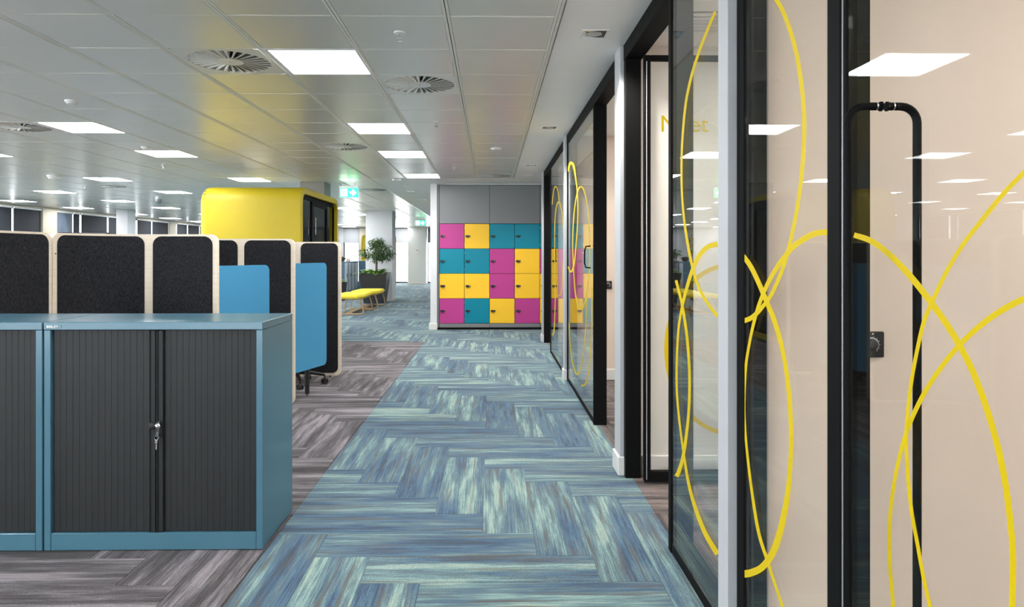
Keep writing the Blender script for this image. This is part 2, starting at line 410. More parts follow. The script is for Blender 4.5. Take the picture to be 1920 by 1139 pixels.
# swirl diffusers
def diffuser(cx, i, lab):
    y0 = rowy(i); x, y = cx + .3, y0 + TY / 2
    t = thing('swirl_air_diffuser', (x, y, ZC), lab, 'air vent', 'round swirl air diffusers')
    R = .262; n = 64; vs = []; fs = []
    hx, hy = .2825, TY / 2 - .0042
    for k in range(n):
        a = 2 * PI * k / n; c_, s_ = math.cos(a), math.sin(a); q = min(hx / max(1e-6, abs(c_)), hy / max(1e-6, abs(s_)))
        vs += [(x + R * c_, y + R * s_, ZC - .004), (x + q * c_, y + q * s_, ZC - .004), (x + R * c_, y + R * s_, ZC + .05)]
    for k in range(n):
        b, c2 = 3 * k, 3 * ((k + 1) % n)
        fs += [(b, b + 1, c2 + 1, c2), (b, c2, c2 + 2, b + 2)]
    MB().add(vs, fs).build('face_plate', M['diff'], t)
    MB().lathe((x, y, 0), [(.262, ZC + .050), (.262, ZC + .0595)], 32).build('plenum', M['darkgap'], t)
    MB().lathe((x, y, 0), [(.085, ZC - .004), (.085, ZC + .008)], 32).build('hub', M['diff'], t)
    MB().lathe((x, y, 0), [(.004, ZC - .0075), (.006, ZC - .004)], 10).build('screw', M['chrome'], t)
    b = MB(); nb = 28
    for k in range(nb):
        a = 2 * PI * k / nb
        for (w0, z0, w1, z1) in ((-.06, -.004, .26, -.004), (.26, -.004, .66, .034)):
            P = []
            for r_ in (.082, R + .001):
                for (wf, zf) in ((w0, z0), (w1, z1)):
                    aa = a + wf * 2 * PI / nb; P.append((x + r_ * math.cos(aa), y + r_ * math.sin(aa), ZC + zf))
            b.add(P, [(0, 1, 3, 2)])
    b.build('blades', M['diff'], t, kind='stuff', fix=False)
dl = ['round swirl air vent left of the nearest big ceiling light', 'round swirl air vent right of the nearest big ceiling light', 'small swirl air vent above the first green exit sign',
      'swirl air vent at the far left edge beside a ceiling light', 'swirl air vent right in front of the coloured lockers', 'tiny distant swirl air vent above the white column', 'far swirl air vent above the yellow pod']
for (a, i), l in zip(diffs, dl): diffuser(a, i, l)

# sprinklers, detectors, downlights
def sprinkler(x, y, lab):
    t = thing('sprinkler_head', (x, y, ZC), lab, 'sprinkler', 'ceiling sprinklers')
    z = ZC - .004
    MB().lathe((x, y, z), [(.032, 0), (.030, -.006), (.012, -.010)], 20).build('rosette', M['lframe'], t, True)
    m = MB().tube([(x, y, z - .008), (x, y, z - .03)], .006, 8)
    m.tube([(x - .012, y, z - .016), (x - .013, y, z - .03), (x, y, z - .045)], .003, 6).tube([(x + .012, y, z - .016), (x + .013, y, z - .03), (x, y, z - .045)], .003, 6)
    m.build('body', M['chrome'], t)
    MB().lathe((x, y, z), [(.014, -.045), (.016, -.048), (.004, -.050)], 14).build('deflector', M['chrome'], t)
sprinkler(-.53, 3.95, 'nearest chrome sprinkler head above the corridor')
sprinkler(-.53, 6.6, 'second chrome sprinkler head beside the smaller light panels')
sprinkler(-.55, 10.1, 'tiny sprinkler head in front of the lockers')
sprinkler(-4.72, 9.9, 'sprinkler head on the open-plan ceiling beyond the fourth vent')
sprinkler(-7.6, 12.9, 'far sprinkler head near the white column')
sprinkler(-1.6, 12.8, 'sprinkler head on the plasterboard left of the lockers')
def detector(x, y, r, h, lab, m='lframe'):
    t = thing('smoke_detector', (x, y, ZC), lab, 'smoke detector', 'ceiling detectors')
    z = ZC - .003
    MB().lathe((x, y, z), [(r, 0), (r, -h * .45), (r * .8, -h * .55), (r * .8, -h * .8), (r * .6, -h)], 24).build('housing', M[m], t, True)
    MB().lathe((x, y, z), [(r * 1.05, .001), (r * 1.05, -h * .2)], 24).build('base_ring', M['lframe'], t)
    MB().lathe((x + r * .4, y, z), [(.006, -h * .85), (.006, -h * .95)], 8).build('indicator', M['chrome'], t)
detector(-3.5, 5.75, .05, .03, 'small white disc detector on the upper left ceiling')
detector(-4.12, 8.2, .05, .03, 'small white disc detector before the second row of lights')
detector(.06, 8.25, .07, .02, 'flat grey ceiling disc above the corridor near the lockers')
detector(-7.1, 11.2, .10, .06, 'larger cream detector hanging low on the left ceiling')
t = thing('ceiling_camera', (-7.35, 15.2, ZC), 'white cylindrical camera hanging beyond the light panels, left of the yellow pod', 'security camera')
MB().lathe((-7.35, 15.2, ZC), [(.07, -.003), (.07, -.06)], 20).build('mount', M['lframe'], t)
MB().lathe((-7.35, 15.2, ZC), [(.075, -.06), (.075, -.11), (.055, -.145), (.02, -.16)], 20).build('dome', M['badge'], t, True)
def downlight(x, y, lab):
    t = thing('downlight', (x, y, ZC), lab, 'downlight', 'square recessed downlights'); s = .078
    z = ZC
    m = MB(); m.box(x - s, x + s, y - s, y - s + .012, z - .005, z - .0002).box(x - s, x + s, y + s - .012, y + s, z - .005, z - .0002)
    m.box(x - s, x - s + .012, y - s + .012, y + s - .012, z - .005, z - .0002).box(x + s - .012, x + s, y - s + .012, y + s - .012, z - .005, z - .0002); m.build('bezel', M['lframe'], t)
    a = s - .012; b = .035; r = MB()
    vs = [(x - a, y - a, z - .003), (x + a, y - a, z - .003), (x + a, y + a, z - .003), (x - a, y + a, z - .003), (x - b, y - b, z - .0012), (x + b, y - b, z - .0012), (x + b, y + b, z - .0012), (x - b, y + b, z - .0012)]
    r.add(vs, [(0, 1, 5, 4), (1, 2, 6, 5), (2, 3, 7, 6), (3, 0, 4, 7)]); r.build('reflector', M['chrome'], t)
    MB().lathe((x, y, z), [(.045, -.0028), (.030, -.0022)], 20).build('lamp', M['silver'], t)
    ld = bpy.data.lights.new('downlight_beam', 'SPOT'); ld.energy = DL_W; ld.spot_size = math.radians(125); ld.spot_blend = .7; ld.shadow_soft_size = .04; ld.color = (1, .96, .90)
    lo = bpy.data.objects.new('beam', ld); C.objects.link(lo); lo.parent = t; lo.location = (0, 0, -.02)
for x, y, l in ((.60, 3.97, 'nearest'), (.59, 6.9, 'second'), (.58, 9.8, 'third'), (.58, 11.2, 'fourth')):
    downlight(x, y, l + ' square downlight in the white strip above the glazed rooms')
for x, y, l in ((-1.63, 11.75, 'nearest'), (-1.64, 13.9, 'second'), (-1.6, 16.0, 'third'), (-1.6, 19.0, 'fourth'), (-1.6, 23.0, 'added farthest')):
    downlight(x, y, l + ' square downlight in the plasterboard left of the locker wall')  # last two are unseen lamps, added to brighten the column side

# exit signs
def exit_sign(x0, y, zt, w, lab, h=.165, flip=False):
    t = thing('exit_sign', (x0, y, zt), lab, 'exit sign', 'green exit signs')
    MB().box(x0 + .0, x0 + w, y - .035, y + .035, zt + .0, zt + .030).box(x0 + .05, x0 + .06, y - .005, y + .005, zt + .03, ZC).box(x0 + w - .06, x0 + w - .05, y - .005, y + .005, zt + .03, ZC).build('housing', M['silver'], t)
    MB().box(x0, x0 + w, y - .006, y + .006, zt - h, zt).build('green_panel', M['exitg'], t)
    yy = y - .0075; u = w / .35
    MB().box(x0 + .022 * u, x0 + .145 * u, yy, yy + .0013, zt - h + .015, zt - .012).build('white_panel', M['exitw'], t)
    ax = x0 + .185 * u; zc = zt - h / 2; m = MB()
    m.prism([(ax, zc - .018), (ax + .06 * u, zc - .018), (ax + .045 * u, zc - .055), (ax + .075 * u, zc - .055), (ax + .13 * u, zc), (ax + .075 * u, zc + .055), (ax + .045 * u, zc + .055), (ax + .06 * u, zc + .018), (ax, zc + .018)], yy, yy + .0013, 'y')
    m.build('arrow', M['exitw'], t)
    mx = x0 + .083 * u; r = MB(); g = yy - .001
    r.lathe((mx + .012, g, zc + .042), [(.010, 0), (.010, .0008)], 12, 'y')
    for pl in ([(mx - .010, zc + .028), (mx + .010, zc + .030), (mx + .004, zc - .008), (mx - .014, zc - .008)], [(mx + .006, zc + .028), (mx + .034, zc + .012), (mx + .032, zc + .006), (mx + .006, zc + .018)],
               [(mx - .008, zc + .026), (mx - .034, zc + .010), (mx - .030, zc + .004), (mx - .008, zc + .016)], [(mx - .004, zc - .006), (mx + .026, zc - .026), (mx + .022, zc - .052), (mx + .014, zc - .050), (mx + .014, zc - .030), (mx - .008, zc - .014)],
               [(mx - .014, zc - .006), (mx - .030, zc - .034), (mx - .044, zc - .038), (mx - .042, zc - .046), (mx - .022, zc - .042), (mx - .004, zc - .010)]):
        r.prism(pl, g, g + .0008, 'y')
    r.build('running_figure', M['exitg'], t)
exit_sign(-2.72, 12.3, 2.555, .335, 'nearer green exit sign with white arrow beside the yellow pod')
exit_sign(-2.60, 23.5, 2.535, .345, 'distant green exit sign in front of the far white column')

# ------------------------------------------------------------------ outer walls
ADDED_WIN = [(-11.6, -8.7), (-8.3, -5.4), (-5.0, -2.1), ]
wb = MB().box(-13, 5, -4.6, -4.45, 0, .12).box(-13, 5, -4.6, -4.45, 2.58, ZC).box(-13, -11.6, -4.6, -4.45, .12, 2.58).box(-2.1, 5, -4.6, -4.45, .12, 2.58)
for a, b in ((-8.7, -8.3), (-5.4, -5.0)): wb.box(a, b, -4.6, -4.45, .12, 2.58)
struct('wall_back', wb, M['white'])
struct('wall_right', MB().box(4.2, 4.35, -4.45, 33, 0, ZC), M['palewall'])
# left facade at X=-12
XF = -12.0
wlf = MB(); wlf.box(XF - .25, XF, -4.45, 33, 0, .85); wlf.box(XF - .25, XF, -4.45, 33, 2.58, ZC + .01)
wlf.build('wall_left', M['beige'], None, kind='structure')
def FY(px): return XF / math.tan(YAW * 1 + math.atan((px - CX) / F))   # depth on the facade for a picture column
pill = [(-4.4, -1), (6.0, 6.6), (10.4, 11), (14.4, 15.0), (18.4, 19.0), (22.85, 23.15), (25.6, 26.15), (29.6, 30.2)]
p0 = struct_empty('trim_1', (XF, 10, 0)); 
for a, b in pill: MB().box(XF - .25, XF + .04, a, b, .85, 2.58).build('pillar', M['beige'], p0)
wn = 0
for a, b in ADDED_WIN:  # unseen back windows, added to brighten the ceiling and fronts
    wn += 1; w_ = struct_empty('window_%d' % wn, ((a + b) / 2, -4.52, .12))
    f = MB(); f.box(a, b, -4.55, -4.50, .12, .17).box(a, b, -4.55, -4.50, 2.53, 2.58).box(a, a + .05, -4.55, -4.50, .17, 2.53).box(b - .05, b, -4.55, -4.50, .17, 2.53)
    f.build('window_frame', M['black'], w_); MB().box(a + .05, b - .05, -4.53, -4.524, .17, 2.53).build('pane', M['winglass'], w_)
segs = [(-1, 6.0), (6.6, 10.4), (11, 14.4), (15.0, 18.4), (19.0, 22.85), (23.15, 25.6), (26.15, 29.6), (30.2, 33)]  # bays ahead of the first blind are unseen, left bare to add daylight
for a, b in segs:
    wn += 1; w_ = struct_empty('window_%d' % wn, (XF - .12, (a + b) / 2, .85))
    f = MB(); f.box(XF - .15, XF - .10, a, b, .85, .90).box(XF - .15, XF - .10, a, b, 2.53, 2.58).box(XF - .15, XF - .10, a, a + .05, .9, 2.53).box(XF - .15, XF - .10, b - .05, b, .9, 2.53)
    f.build('window_frame', M['black'], w_); MB().box(XF - .13, XF - .122, a + .05, b - .05, .9, 2.53).build('pane', M['winglass'], w_)
bl = [(15.1, 17.30), (17.36, 18.42), (19.82, 20.12), (20.2, 21.55), (21.62, 22.8), (23.37, 24.33), (24.40, 25.58), (26.30, 27.18), (27.25, 28.3), (28.36, 29.6), (30.2, 31.5), (31.6, 32.9)]
blv = bl
def blind(x0, x1, y0, y1, z0, z1, lab, m, axis):
    t = thing('roller_blind', ((x0 + x1) / 2, (y0 + y1) / 2, z1), lab, 'roller blind', 'window roller blinds')
    if axis == 'y':
        MB().box(x0, x0 + .004, y0, y1, z0, z1 - .02).build('blind_cloth', M[m], t)
        MB().tube([(x0 + .02, y0, z1 - .02), (x0 + .02, y1, z1 - .02)], .019, 10).build('roller', M['lframe'], t)
        MB().box(x0 - .004, x0 + .010, y0, y1, z0 - .02, z0).build('bottom_bar', M['blackp'], t)
    else:
        MB().box(x0, x1, y0, y0 + .004, z0, z1 - .02).build('blind_cloth', M[m], t)
        MB().tube([(x0, y0 + .02, z1 - .02), (x1, y0 + .02, z1 - .02)], .019, 10).build('roller', M['blackp'], t)
        MB().box(x0, x1, y0 - .004, y0 + .010, z0 - .02, z0).build('bottom_bar', M['blackp'], t)
for b in bl:
    lab = 'dark roller blind on the long window wall, hidden behind the yellow pod'
    if b in blv: lab = '%s dark roller blind from the left on the long window wall' % ordn[blv.index(b)]
    blind(XF - .02, XF, b[0], b[1], .9, 2.57, lab, 'blind', 'y')
blind(XF - .02, XF, 19.03, 19.78, .9, 2.57, 'blue-grey translucent roller blind right of the first beige pillar', 'blind2', 'y')
# far wall Y=32.2
YW = 32.2
ww = MB(); ww.box(-13, -6.95, YW, YW + .25, 0, ZC + .01)
ww.box(-6.95, 4.2, YW, YW + .25, 2.60, ZC + .01).box(-6.95, -.5, YW, YW + .25, 0, .04)
ww.box(-.5, 4.2, YW, YW + .25, 0, 2.6)
ww.build('wall_far', M['white'], None, kind='structure')
MB().box(-6.2, -5.8, YW - .05, YW + .2, .04, 2.6).build('trim_2', M['beige'], None, kind='structure')
for a, b, zt in ((-6.95, -6.2, 1), (-5.8, -3.84, 1), (-3.0, -.5, 1)):  # last window is widened unseen behind the locker wall to add daylight
    wn += 1; w_ = struct_empty('window_%d' % wn, ((a + b) / 2, YW + .1, .04))
    f = MB(); f.box(a, b, YW + .08, YW + .13, .04, .09).box(a, b, YW + .08, YW + .13, 2.55, 2.60).box(a, a + .05, YW + .08, YW + .13, .09, 2.55).box(b - .05, b, YW + .08, YW + .13, .09, 2.55)
    f.build('window_frame', M['black'], w_); MB().box(a + .05, b - .05, YW + .10, YW + .106, .09, 2.55).build('pane', M['winglass'], w_)
blind(-6.95, -6.22, YW - .02, 0, 1.93, 2.59, 'pale grey roller blind half lowered on the far window left of the tree', 'blind3', 'x')
blind(-5.75, -3.9, YW - .02, 0, 1.95, 2.59, 'pale grey roller blind half lowered over the bright window between white columns', 'blind3', 'x')
blind(-2.95, -.6, YW - .02, 0, 1.95, 2.59, 'narrow pale blind right of the far white column', 'blind3', 'x')
# columns
def column(n, x0, x1, y0, y1, m='column', sk=True):
    c_ = struct_empty('trim_%d' % n, ((x0 + x1) / 2, (y0 + y1) / 2, 0))
    MB().bbox(x0, x1, y0, y1, 0, ZC - .005, .006).build('column_shaft', M[m], c_)
    if sk: MB().bbox(x0 - .012, x1 + .012, y0 - .012, y1 + .012, 0, .10, .004).build('skirting', M['skirt'], c_)
column(3, -10.62, -10.30, 19.5, 19.95)
column(4, -3.36, -2.93, 12.05, 12.5, 'lk_grey')
column(5, -3.66, -2.88, 19.95, 20.6)
column(6, -3.84, -3.0, 31.5, 32.19)
t = thing('wall_controller', (-3.42, 31.48, 1.5), 'small white control box on the far white column', 'thermostat')
MB().bbox(-3.49, -3.35, 31.46, 31.499, 1.42, 1.62, .006).build('case', M['skirt'], t); MB().box(-3.46, -3.38, 31.457, 31.46, 1.54, 1.59).build('display', M['badge'], t)

# ------------------------------------------------------------------ locker wall
YL = 12.42
struct('wall_lockers', MB().box(-1.10, -.982, YL - .06, 13.2, 0, ZC).box(-.982, 4.2, YL + .5, 13.2, 0, ZC).box(-.982, 4.2, YL - .015, YL + .5, 2.632, ZC), M['column'])
struct('baseboard_lockers', MB().bbox(-1.125, -.972, YL - .085, YL - .06, 0, .115, .004).bbox(-1.125, -1.10, YL - .06, 13.2, 0, .115, .004), M['skirt'])
lm = {'p': 'lk_pink', 'y': 'lk_yellow', 't': 'lk_teal'}
cols = ['ptyp', 'ytyt', 'tppy', 'tyyp', 'tpyy', 'ytpt']      # top to bottom, left to right
PX = .4575; LX0 = -.945; z_pl0, z_pl1 = .036, .108; DH = .4535
def locker_unit(k, lab):
    x0 = LX0 + 2 * PX * k; x1 = x0 + 2 * PX
    t = thing('locker_unit', ((x0 + x1) / 2, YL + .25, 0), lab, 'locker', 'coloured staff lockers')
    top = z_pl1 + 4 * DH
    MB().box(x0, x1, YL + .022, YL + .49, z_pl1, 2.628).build('carcass', M['darkgap'], t)
    MB().box(x0, x1, YL + .04, YL + .45, 0, z_pl0).build('base', M['darkgap'], t)
    MB().bbox(x0 + .003, x1 - .003, YL, YL + .021, z_pl0, z_pl1 - .004, .002).build('plinth', M['lk_grey'], t)
    MB().bbox(x0 + .003, x1 - .003, YL, YL + .021, top + .004, 2.625, .002).build('upper_panel', M['lk_grey'], t)
    cn = {'p': 'magenta', 'y': 'yellow', 't': 'teal'}
    for c_ in range(2):
        for r in range(4):
            q = cols[2 * k + c_][r]; a = x0 + c_ * PX; z1 = top - r * DH; z0 = z1 - DH
            d = MB().bbox(a + .004, a + PX - .004, YL - .002, YL + .019, z0 + .003, z1 - .003, .003).build('door', M[lm[q]], t, label='square %s locker door' % cn[q])
            zc = (z0 + z1) / 2
            lk = MB().rbox(a + .022, a + .108, YL - .020, YL - .0025, zc - .018, zc + .018, .006, 2)
            lk.tube([(a + .05, YL - .03, zc - .004), (a + .075, YL - .032, zc - .035)], .006, 6)
            lk.build('lock', M['blackp'], d)
            MB().lathe((a + .088, YL - .0205, zc + .002), [(.006, 0), (.006, -.005), (.004, -.006)], 12, 'y').build('lock_cylinder', M['chrome'], d)
            MB().box(a + PX - .0035, a + PX + .001, YL + .002, YL + .015, z1 - .09, z1 - .06).box(a + PX - .0035, a + PX + .001, YL + .002, YL + .015, z0 + .06, z0 + .09).build('hinge', M['chrome'], d)
locker_unit(0, 'left two-column unit of the coloured locker wall')
locker_unit(1, 'middle two-column locker unit with teal top doors')
locker_unit(2, 'right locker unit mostly hidden behind the glazed partition')
MB().bbox(-.981, -.947, YL - .004, YL + .3, 0.03, 2.628, .002).build('trim_7', M['lk_grey'], None, kind='structure')

# ------------------------------------------------------------------ meeting rooms: glazed partition on the right
ZH = 2.55     # top of the glazing
def nib(n, y0, y1, xf=.792):
    MB().bbox(xf, .925, y0, y1, 0, ZC, .003).build('trim_%d' % n, M['white'], None, kind='structure')
    if y0 > 3: MB().bbox(xf - .014, .90, y0 - .014, y1 + .005, 0, .115, .004).build('baseboard_%d' % n, M['skirt'], None, kind='structure')
nib(8, 2.26, 2.352, .785); nib(9, 4.19, 4.37); nib(10, 7.36, 7.50); nib(11, 10.58, 10.74)
def party(nm, y0, y1, m):
    MB().box(.926, 4.2, y0, y1, 0, ZC).build(nm, M[m], None, kind='structure')
    MB().bbox(.93, 4.19, y0 - .014, y0, 0, .12, .004).build('baseboard' + nm[4:], M['skirt'], None, kind='structure')
party('wall_near', 2.27, 2.35, 'pink'); party('wall_middle', 4.2, 4.33, 'palewall'); party('wall_second', 7.38, 7.48, 'pink'); party('wall_third', 10.6, 10.74, 'palewall')
def frame(n, boxes, m='black'):
    mb = MB()
    for b in boxes: mb.bbox(*b, .002)
    return mb.build('trim_%d' % n, M[m], None, kind='structure')
D = .10
# headers
frame(12, [(XG - .006, XG + D, -.6, 2.259, ZH, ZC), (XG - .006, XG + D, 2.354, 4.189, ZH, ZC), (XG - .006, XG + D, 4.371, 7.359, ZH, ZC), (XG - .006, XG + D, 7.501, 10.579, ZH, ZC)])
# floor tracks
frame(13, [(XG, XG + D, 1.66, 2.20, 0, .045), (XG, XG + D, 2.40, 3.09, 0, .045), (XG, XG + D, 5.46, 7.30, 0, .045), (XG, XG + D, 7.56, 9.40, 0, .045)])
def posts(n, lst):
    for y0, y1, x1 in lst: pass
    mb = MB()
    for y0, y1, x1 in lst: mb.bbox(XG - .004, x1, y0, y1, 0, ZH, .003)
    return mb.build('trim_%d' % n, M['black'], None, kind='structure')
posts(14, [(2.20, 2.259, XG + .075)]); posts(15, [(2.354, 2.40, XG + D)]); posts(16, [(3.09, 3.135, XG + D)]); posts(17, [(4.13, 4.188, XG + .09)])
posts(18, [(5.42, 5.46, XG + D)]); posts(19, [(7.30, 7.358, XG + D)]); posts(20, [(7.502, 7.56, XG + D)]); posts(21, [(9.40, 9.45, XG + D)]); posts(22, [(10.50, 10.578, XG + .09)])
m = MB(); m.bbox(XG - .004, XG + .052, 1.585, 1.648, 0, ZH, .003).bbox(XG + .002, XG + .060, 1.570, 1.583, 0, ZH, .002)
m.build('trim_23', M['black'], None, kind='structure')
MB().bbox(XG + .0, XG + .006, 1.5835, 1.5848, 0.02, ZH, .0005).build('trim_24', M['silver'], None, kind='structure')

# unproject a picture point onto the plane X = xp or Y = yp (used to lay the printed vinyl curves on the panes)
def ray(px, py):
    u = (px - CX) / F; v = (CY - py) / F
    return Vector((math.sin(YAW) + u * math.cos(YAW), math.cos(YAW) - u * math.sin(YAW), v))
def onX(px, py, xp): d = ray(px, py); k = xp / d.x; return (d.y * k, CAMZ + d.z * k)
def onY(px, py, yp): d = ray(px, py); k = yp / d.y; return (d.x * k, CAMZ + d.z * k)
def smooth_pts(P, n=7):
    out = []
    for i in range(len(P) - 1):
        p0 = P[max(0, i - 1)]; p1 = P[i]; p2 = P[i + 1]; p3 = P[min(len(P) - 1, i + 2)]
        for k in range(n):
            t = k / n
            out.append(tuple(.5 * ((2 * p1[j]) + (-p0[j] + p2[j]) * t + (2 * p0[j] - 5 * p1[j] + 4 * p2[j] - p3[j]) * t * t + (-p0[j] + 3 * p1[j] - 3 * p2[j] + p3[j]) * t ** 3) for j in range(3)))
    out.append(P[-1]); return out
RB = [0]
def ribbon(P, xp, parent, dx=-.0006):
    """P: picture points (px, py, width in px measured across) -> flat vinyl strip on the pane"""
    RB[0] += 1; dx = dx - .00025 * (RB[0] % 4); Q = smooth_pts(P); A = []
    for i, q in enumerate(Q):
        a = Q[max(0, i - 1)]; b = Q[min(len(Q) - 1, i + 1)]
        tx, ty = b[0] - a[0], b[1] - a[1]; l = math.hypot(tx, ty) or 1; nx, ny = -ty / l, tx / l; w = q[2] / 2
        A.append((onX(q[0] + nx * w, q[1] + ny * w, xp), onX(q[0] - nx * w, q[1] - ny * w, xp)))
    vs = []; fs = []
    for l, r in A: vs += [(xp + dx, l[0], l[1]), (xp + dx, r[0], r[1]), (xp + dx * .2, l[0], l[1]), (xp + dx * .2, r[0], r[1])]
    for i in range(len(A) - 1):
        b = 4 * i; fs += [(b, b + 1, b + 5, b + 4)]
    MB().add([v for v in vs], fs).build('vinyl_line', M['vinyl'], parent, fix=False)
def pane(n, y0, y1, z0=.045, z1=ZH, g='glass', double=True):
    o = struct_empty('window_%d' % n, (XG + .012, (y0 + y1) / 2, z0))
    MB().box(XG + .002, XG + .010, y0 + .002, y1 - .002, z0 + .001, z1 - .001).build('pane', M[g], o)
    return o
wA = pane(wn + 1, 2.40, 3.09, g='glassA'); wB = pane(wn + 2, 1.65, 2.20, g='doorglass'); wC = pane(wn + 3, 5.46, 7.30); wD = pane(wn + 4, 7.56, 9.40)
XP = XG + .002
def W3(P, w): return [(a, b, w) for a, b in P]
ribbon([(1341.5, 22, 5), (1326, 58, 5), (1310, 100, 5), (1295, 150, 5), (1285, 203, 4.5), (1278.5, 290, 4), (1280, 380, 4), (1291, 465, 5), (1307, 530, 5), (1325, 566, 5.5), (1346, 594, 6)], XP, wA)
ribbon([(1346, 458, 10), (1328, 463, 9), (1312, 479, 8), (1299, 506, 7), (1289, 537, 6), (1280, 573, 5), (1272, 624, 4), (1269, 702, 4), (1271.5, 763, 4), (1282, 850, 4), (1296, 926, 6), (1320, 995, 8), (1346, 1040, 10)], XP, wA)
ribbon([(1268, 526, 5), (1273, 545, 5), (1280, 575, 5), (1289, 636, 5), (1293.5, 712, 5), (1291, 784, 5), (1282.5, 850, 6), (1275, 880, 7), (1269, 894, 8)], XP, wA)
ribbon([(1452, -6, 8), (1470, 25, 8), (1490, 85, 8), (1502, 150, 8), (1508, 215, 8), (1507, 282, 8), (1500, 358, 7), (1487.5, 430, 7), (1470, 498, 7), (1449, 548, 7), (1436, 568, 7), (1422, 585, 8), (1408, 597, 9), (1392, 603, 9)], XP, wB)
ribbon([(1556, 435, 11), (1530, 438, 11), (1507, 449, 11), (1485, 466, 10), (1462, 495, 9), (1441, 530, 8), (1424, 571, 7), (1414, 605, 6), (1405.5, 645, 5), (1398.5, 692, 5), (1396, 763, 4.5), (1399, 824, 4.5), (1408, 906, 5), (1422, 995, 6), (1438, 1048, 6), (1453, 1094, 5), (1470, 1145, 5)], XP, wB)
ribbon([(1392, 478, 9), (1407, 498, 9), (1422, 528, 9), (1438, 566, 9), (1454, 606, 9), (1469, 662, 8), (1479, 728, 8), (1484, 804, 8), (1483, 865, 8), (1477, 930, 10), (1464, 995, 12), (1449, 1038, 13), (1430, 1064, 13), (1408, 1075, 14), (1392, 1077, 14)], XP, wB)
ribbon([(1065.5, 322, 3), (1067.5, 310, 3.5), (1071, 305.5, 4), (1075.5, 311, 3.5), (1079, 330, 2.5), (1082, 354, 2), (1083.6, 384, 2), (1083, 420, 2), (1080.6, 455, 2), (1078, 485, 2.5), (1075, 502, 3), (1071, 510, 3), (1067.5, 506, 2.5), (1065.6, 500, 2)], XP, wC)
ribbon([(1089, 350, 4), (1085, 354, 3), (1081, 368, 2), (1077, 395, 2), (1074.5, 430, 2), (1074, 470, 2), (1076, 515, 2), (1079, 551, 2.5), (1084, 572.6, 3), (1090, 579, 4), (1096, 569, 3), (1102, 539, 2), (1105, 500, 2), (1105.5, 444, 2), (1103, 401, 2), (1098.4, 370, 2.5), (1093.6, 354, 3), (1089, 350, 4)], XP, wC)
ribbon([(1067, 605, 1.5), (1070, 658, 1.5), (1075, 685, 2), (1082, 702.5, 3), (1089, 690, 2), (1094, 665, 1.5), (1099, 600, 1.5), (1100, 560, 1.5)], XP, wC)
ribbon([(1090, 722, 3.5), (1095, 723, 3), (1102, 708, 2.5), (1107, 665, 2), (1109.5, 600, 2), (1110, 540, 2)], XP, wC)
ribbon([(1035.5, 384, 1.5), (1038, 359, 1.5), (1042, 349.5, 2), (1046, 358, 1.5), (1049, 381, 1.5)], XP, wD)
ribbon([(1036, 629, 2.5), (1038.5, 622, 2), (1040, 598, 1.5), (1041, 551, 1.5), (1040, 467, 1.5), (1040.5, 415, 1.5), (1043.5, 387, 2), (1048, 379, 2.5), (1052, 390, 2), (1055, 412, 1.5), (1057, 445, 1.5)], XP, wD)
ribbon([(1045, 555, 2), (1050, 553, 2), (1054, 535, 1.5), (1056, 490, 1.5)], XP, wD)
# small curved pull handles near the posts of the two far panes
for w_, y, z in ((wC, 5.58, 1.34), (wD, 9.28, 1.36)):
    pts = [(XG - .006, y, z - .09), (XG - .045, y, z - .085), (XG - .055, y, z - .05), (XG - .055, y, z + .05), (XG - .045, y, z + .085), (XG - .006, y, z + .09)]
    MB().tube(pts, .006, 8).build('pull_handle', M['black'], w_, True)

# nearest glass door with long pull handles
d1 = struct_empty('door_1', (XG + .012, 1.56, 0))
MB().box(XG + .006, XG + .016, -.35, 1.566, .012, ZH - .004).build('pane', M['doorglass'], d1)
XP = XG + .006
ribbon([(1602, 441, 10), (1634, 452, 11), (1668, 477, 11), (1703, 513, 12), (1732, 548, 12), (1771, 601, 12), (1799, 646, 12), (1825, 697, 12), (1850, 763, 12), (1871, 834, 12), (1886, 906, 12), (1896, 982, 12), (1900.5, 1048, 12), (1899, 1145, 12)], XP, d1)
ribbon([(1935, 308, 8), (1920, 325, 9), (1885, 361, 9), (1845, 410, 9), (1805, 462, 8), (1775, 512, 8), (1751, 563, 8), (1733, 606, 8), (1716, 682, 7), (1706, 748, 7), (1700.5, 814, 7), (1703, 885, 7), (1710, 957, 7), (1721, 1018, 7), (1733, 1084, 7), (1747, 1145, 7)], XP, d1)
ribbon([(1950, 549, 12), (1920, 561, 12), (1888, 577, 12), (1846, 605, 11), (1799, 648, 10), (1759, 698, 9), (1727, 750, 9), (1701, 809, 8), (1683, 875, 7), (1672, 941, 7), (1668, 1002, 7), (1669, 1058, 7), (1676, 1145, 7)], XP, d1)
def pull(side, y, zt, zb, off, r):
    h = MB(); x0 = XG + .006 if side < 0 else XG + .016; xs = x0 + side * off; R = .035; P = [(x0 + side * .004, y, zt)]
    for i in range(7): a = PI / 2 * i / 6; P.append((xs - side * R + side * R * math.sin(a), y, zt - R + R * math.cos(a)))
    for i in range(7): a = PI / 2 * i / 6; P.append((xs - side * R + side * R * math.cos(a), y, zb + R - R * math.sin(a)))
    P.append((x0 + side * .004, y, zb))
    return h.tube(P, r, 16)
HY = 1.432; HT = CAMZ + .314; HB = .44
ho = pull(-1, HY, HT, HB, .072, .0085).build('pull_handle', M['black'], d1, True)
hi = pull(1, HY, HT, HB, .066, .0085).build('pull_handle', M['black'], d1, True)
for p_, x_ in ((ho, XG + .0045), (hi, XG + .0175)):
    g = MB()
    for z in (HT, HB): g.tube([(x_ - .0015, HY, z), (x_ + .0015, HY, z)], .0105, 16)
    g.build('rosette', M['black'], p_, True)
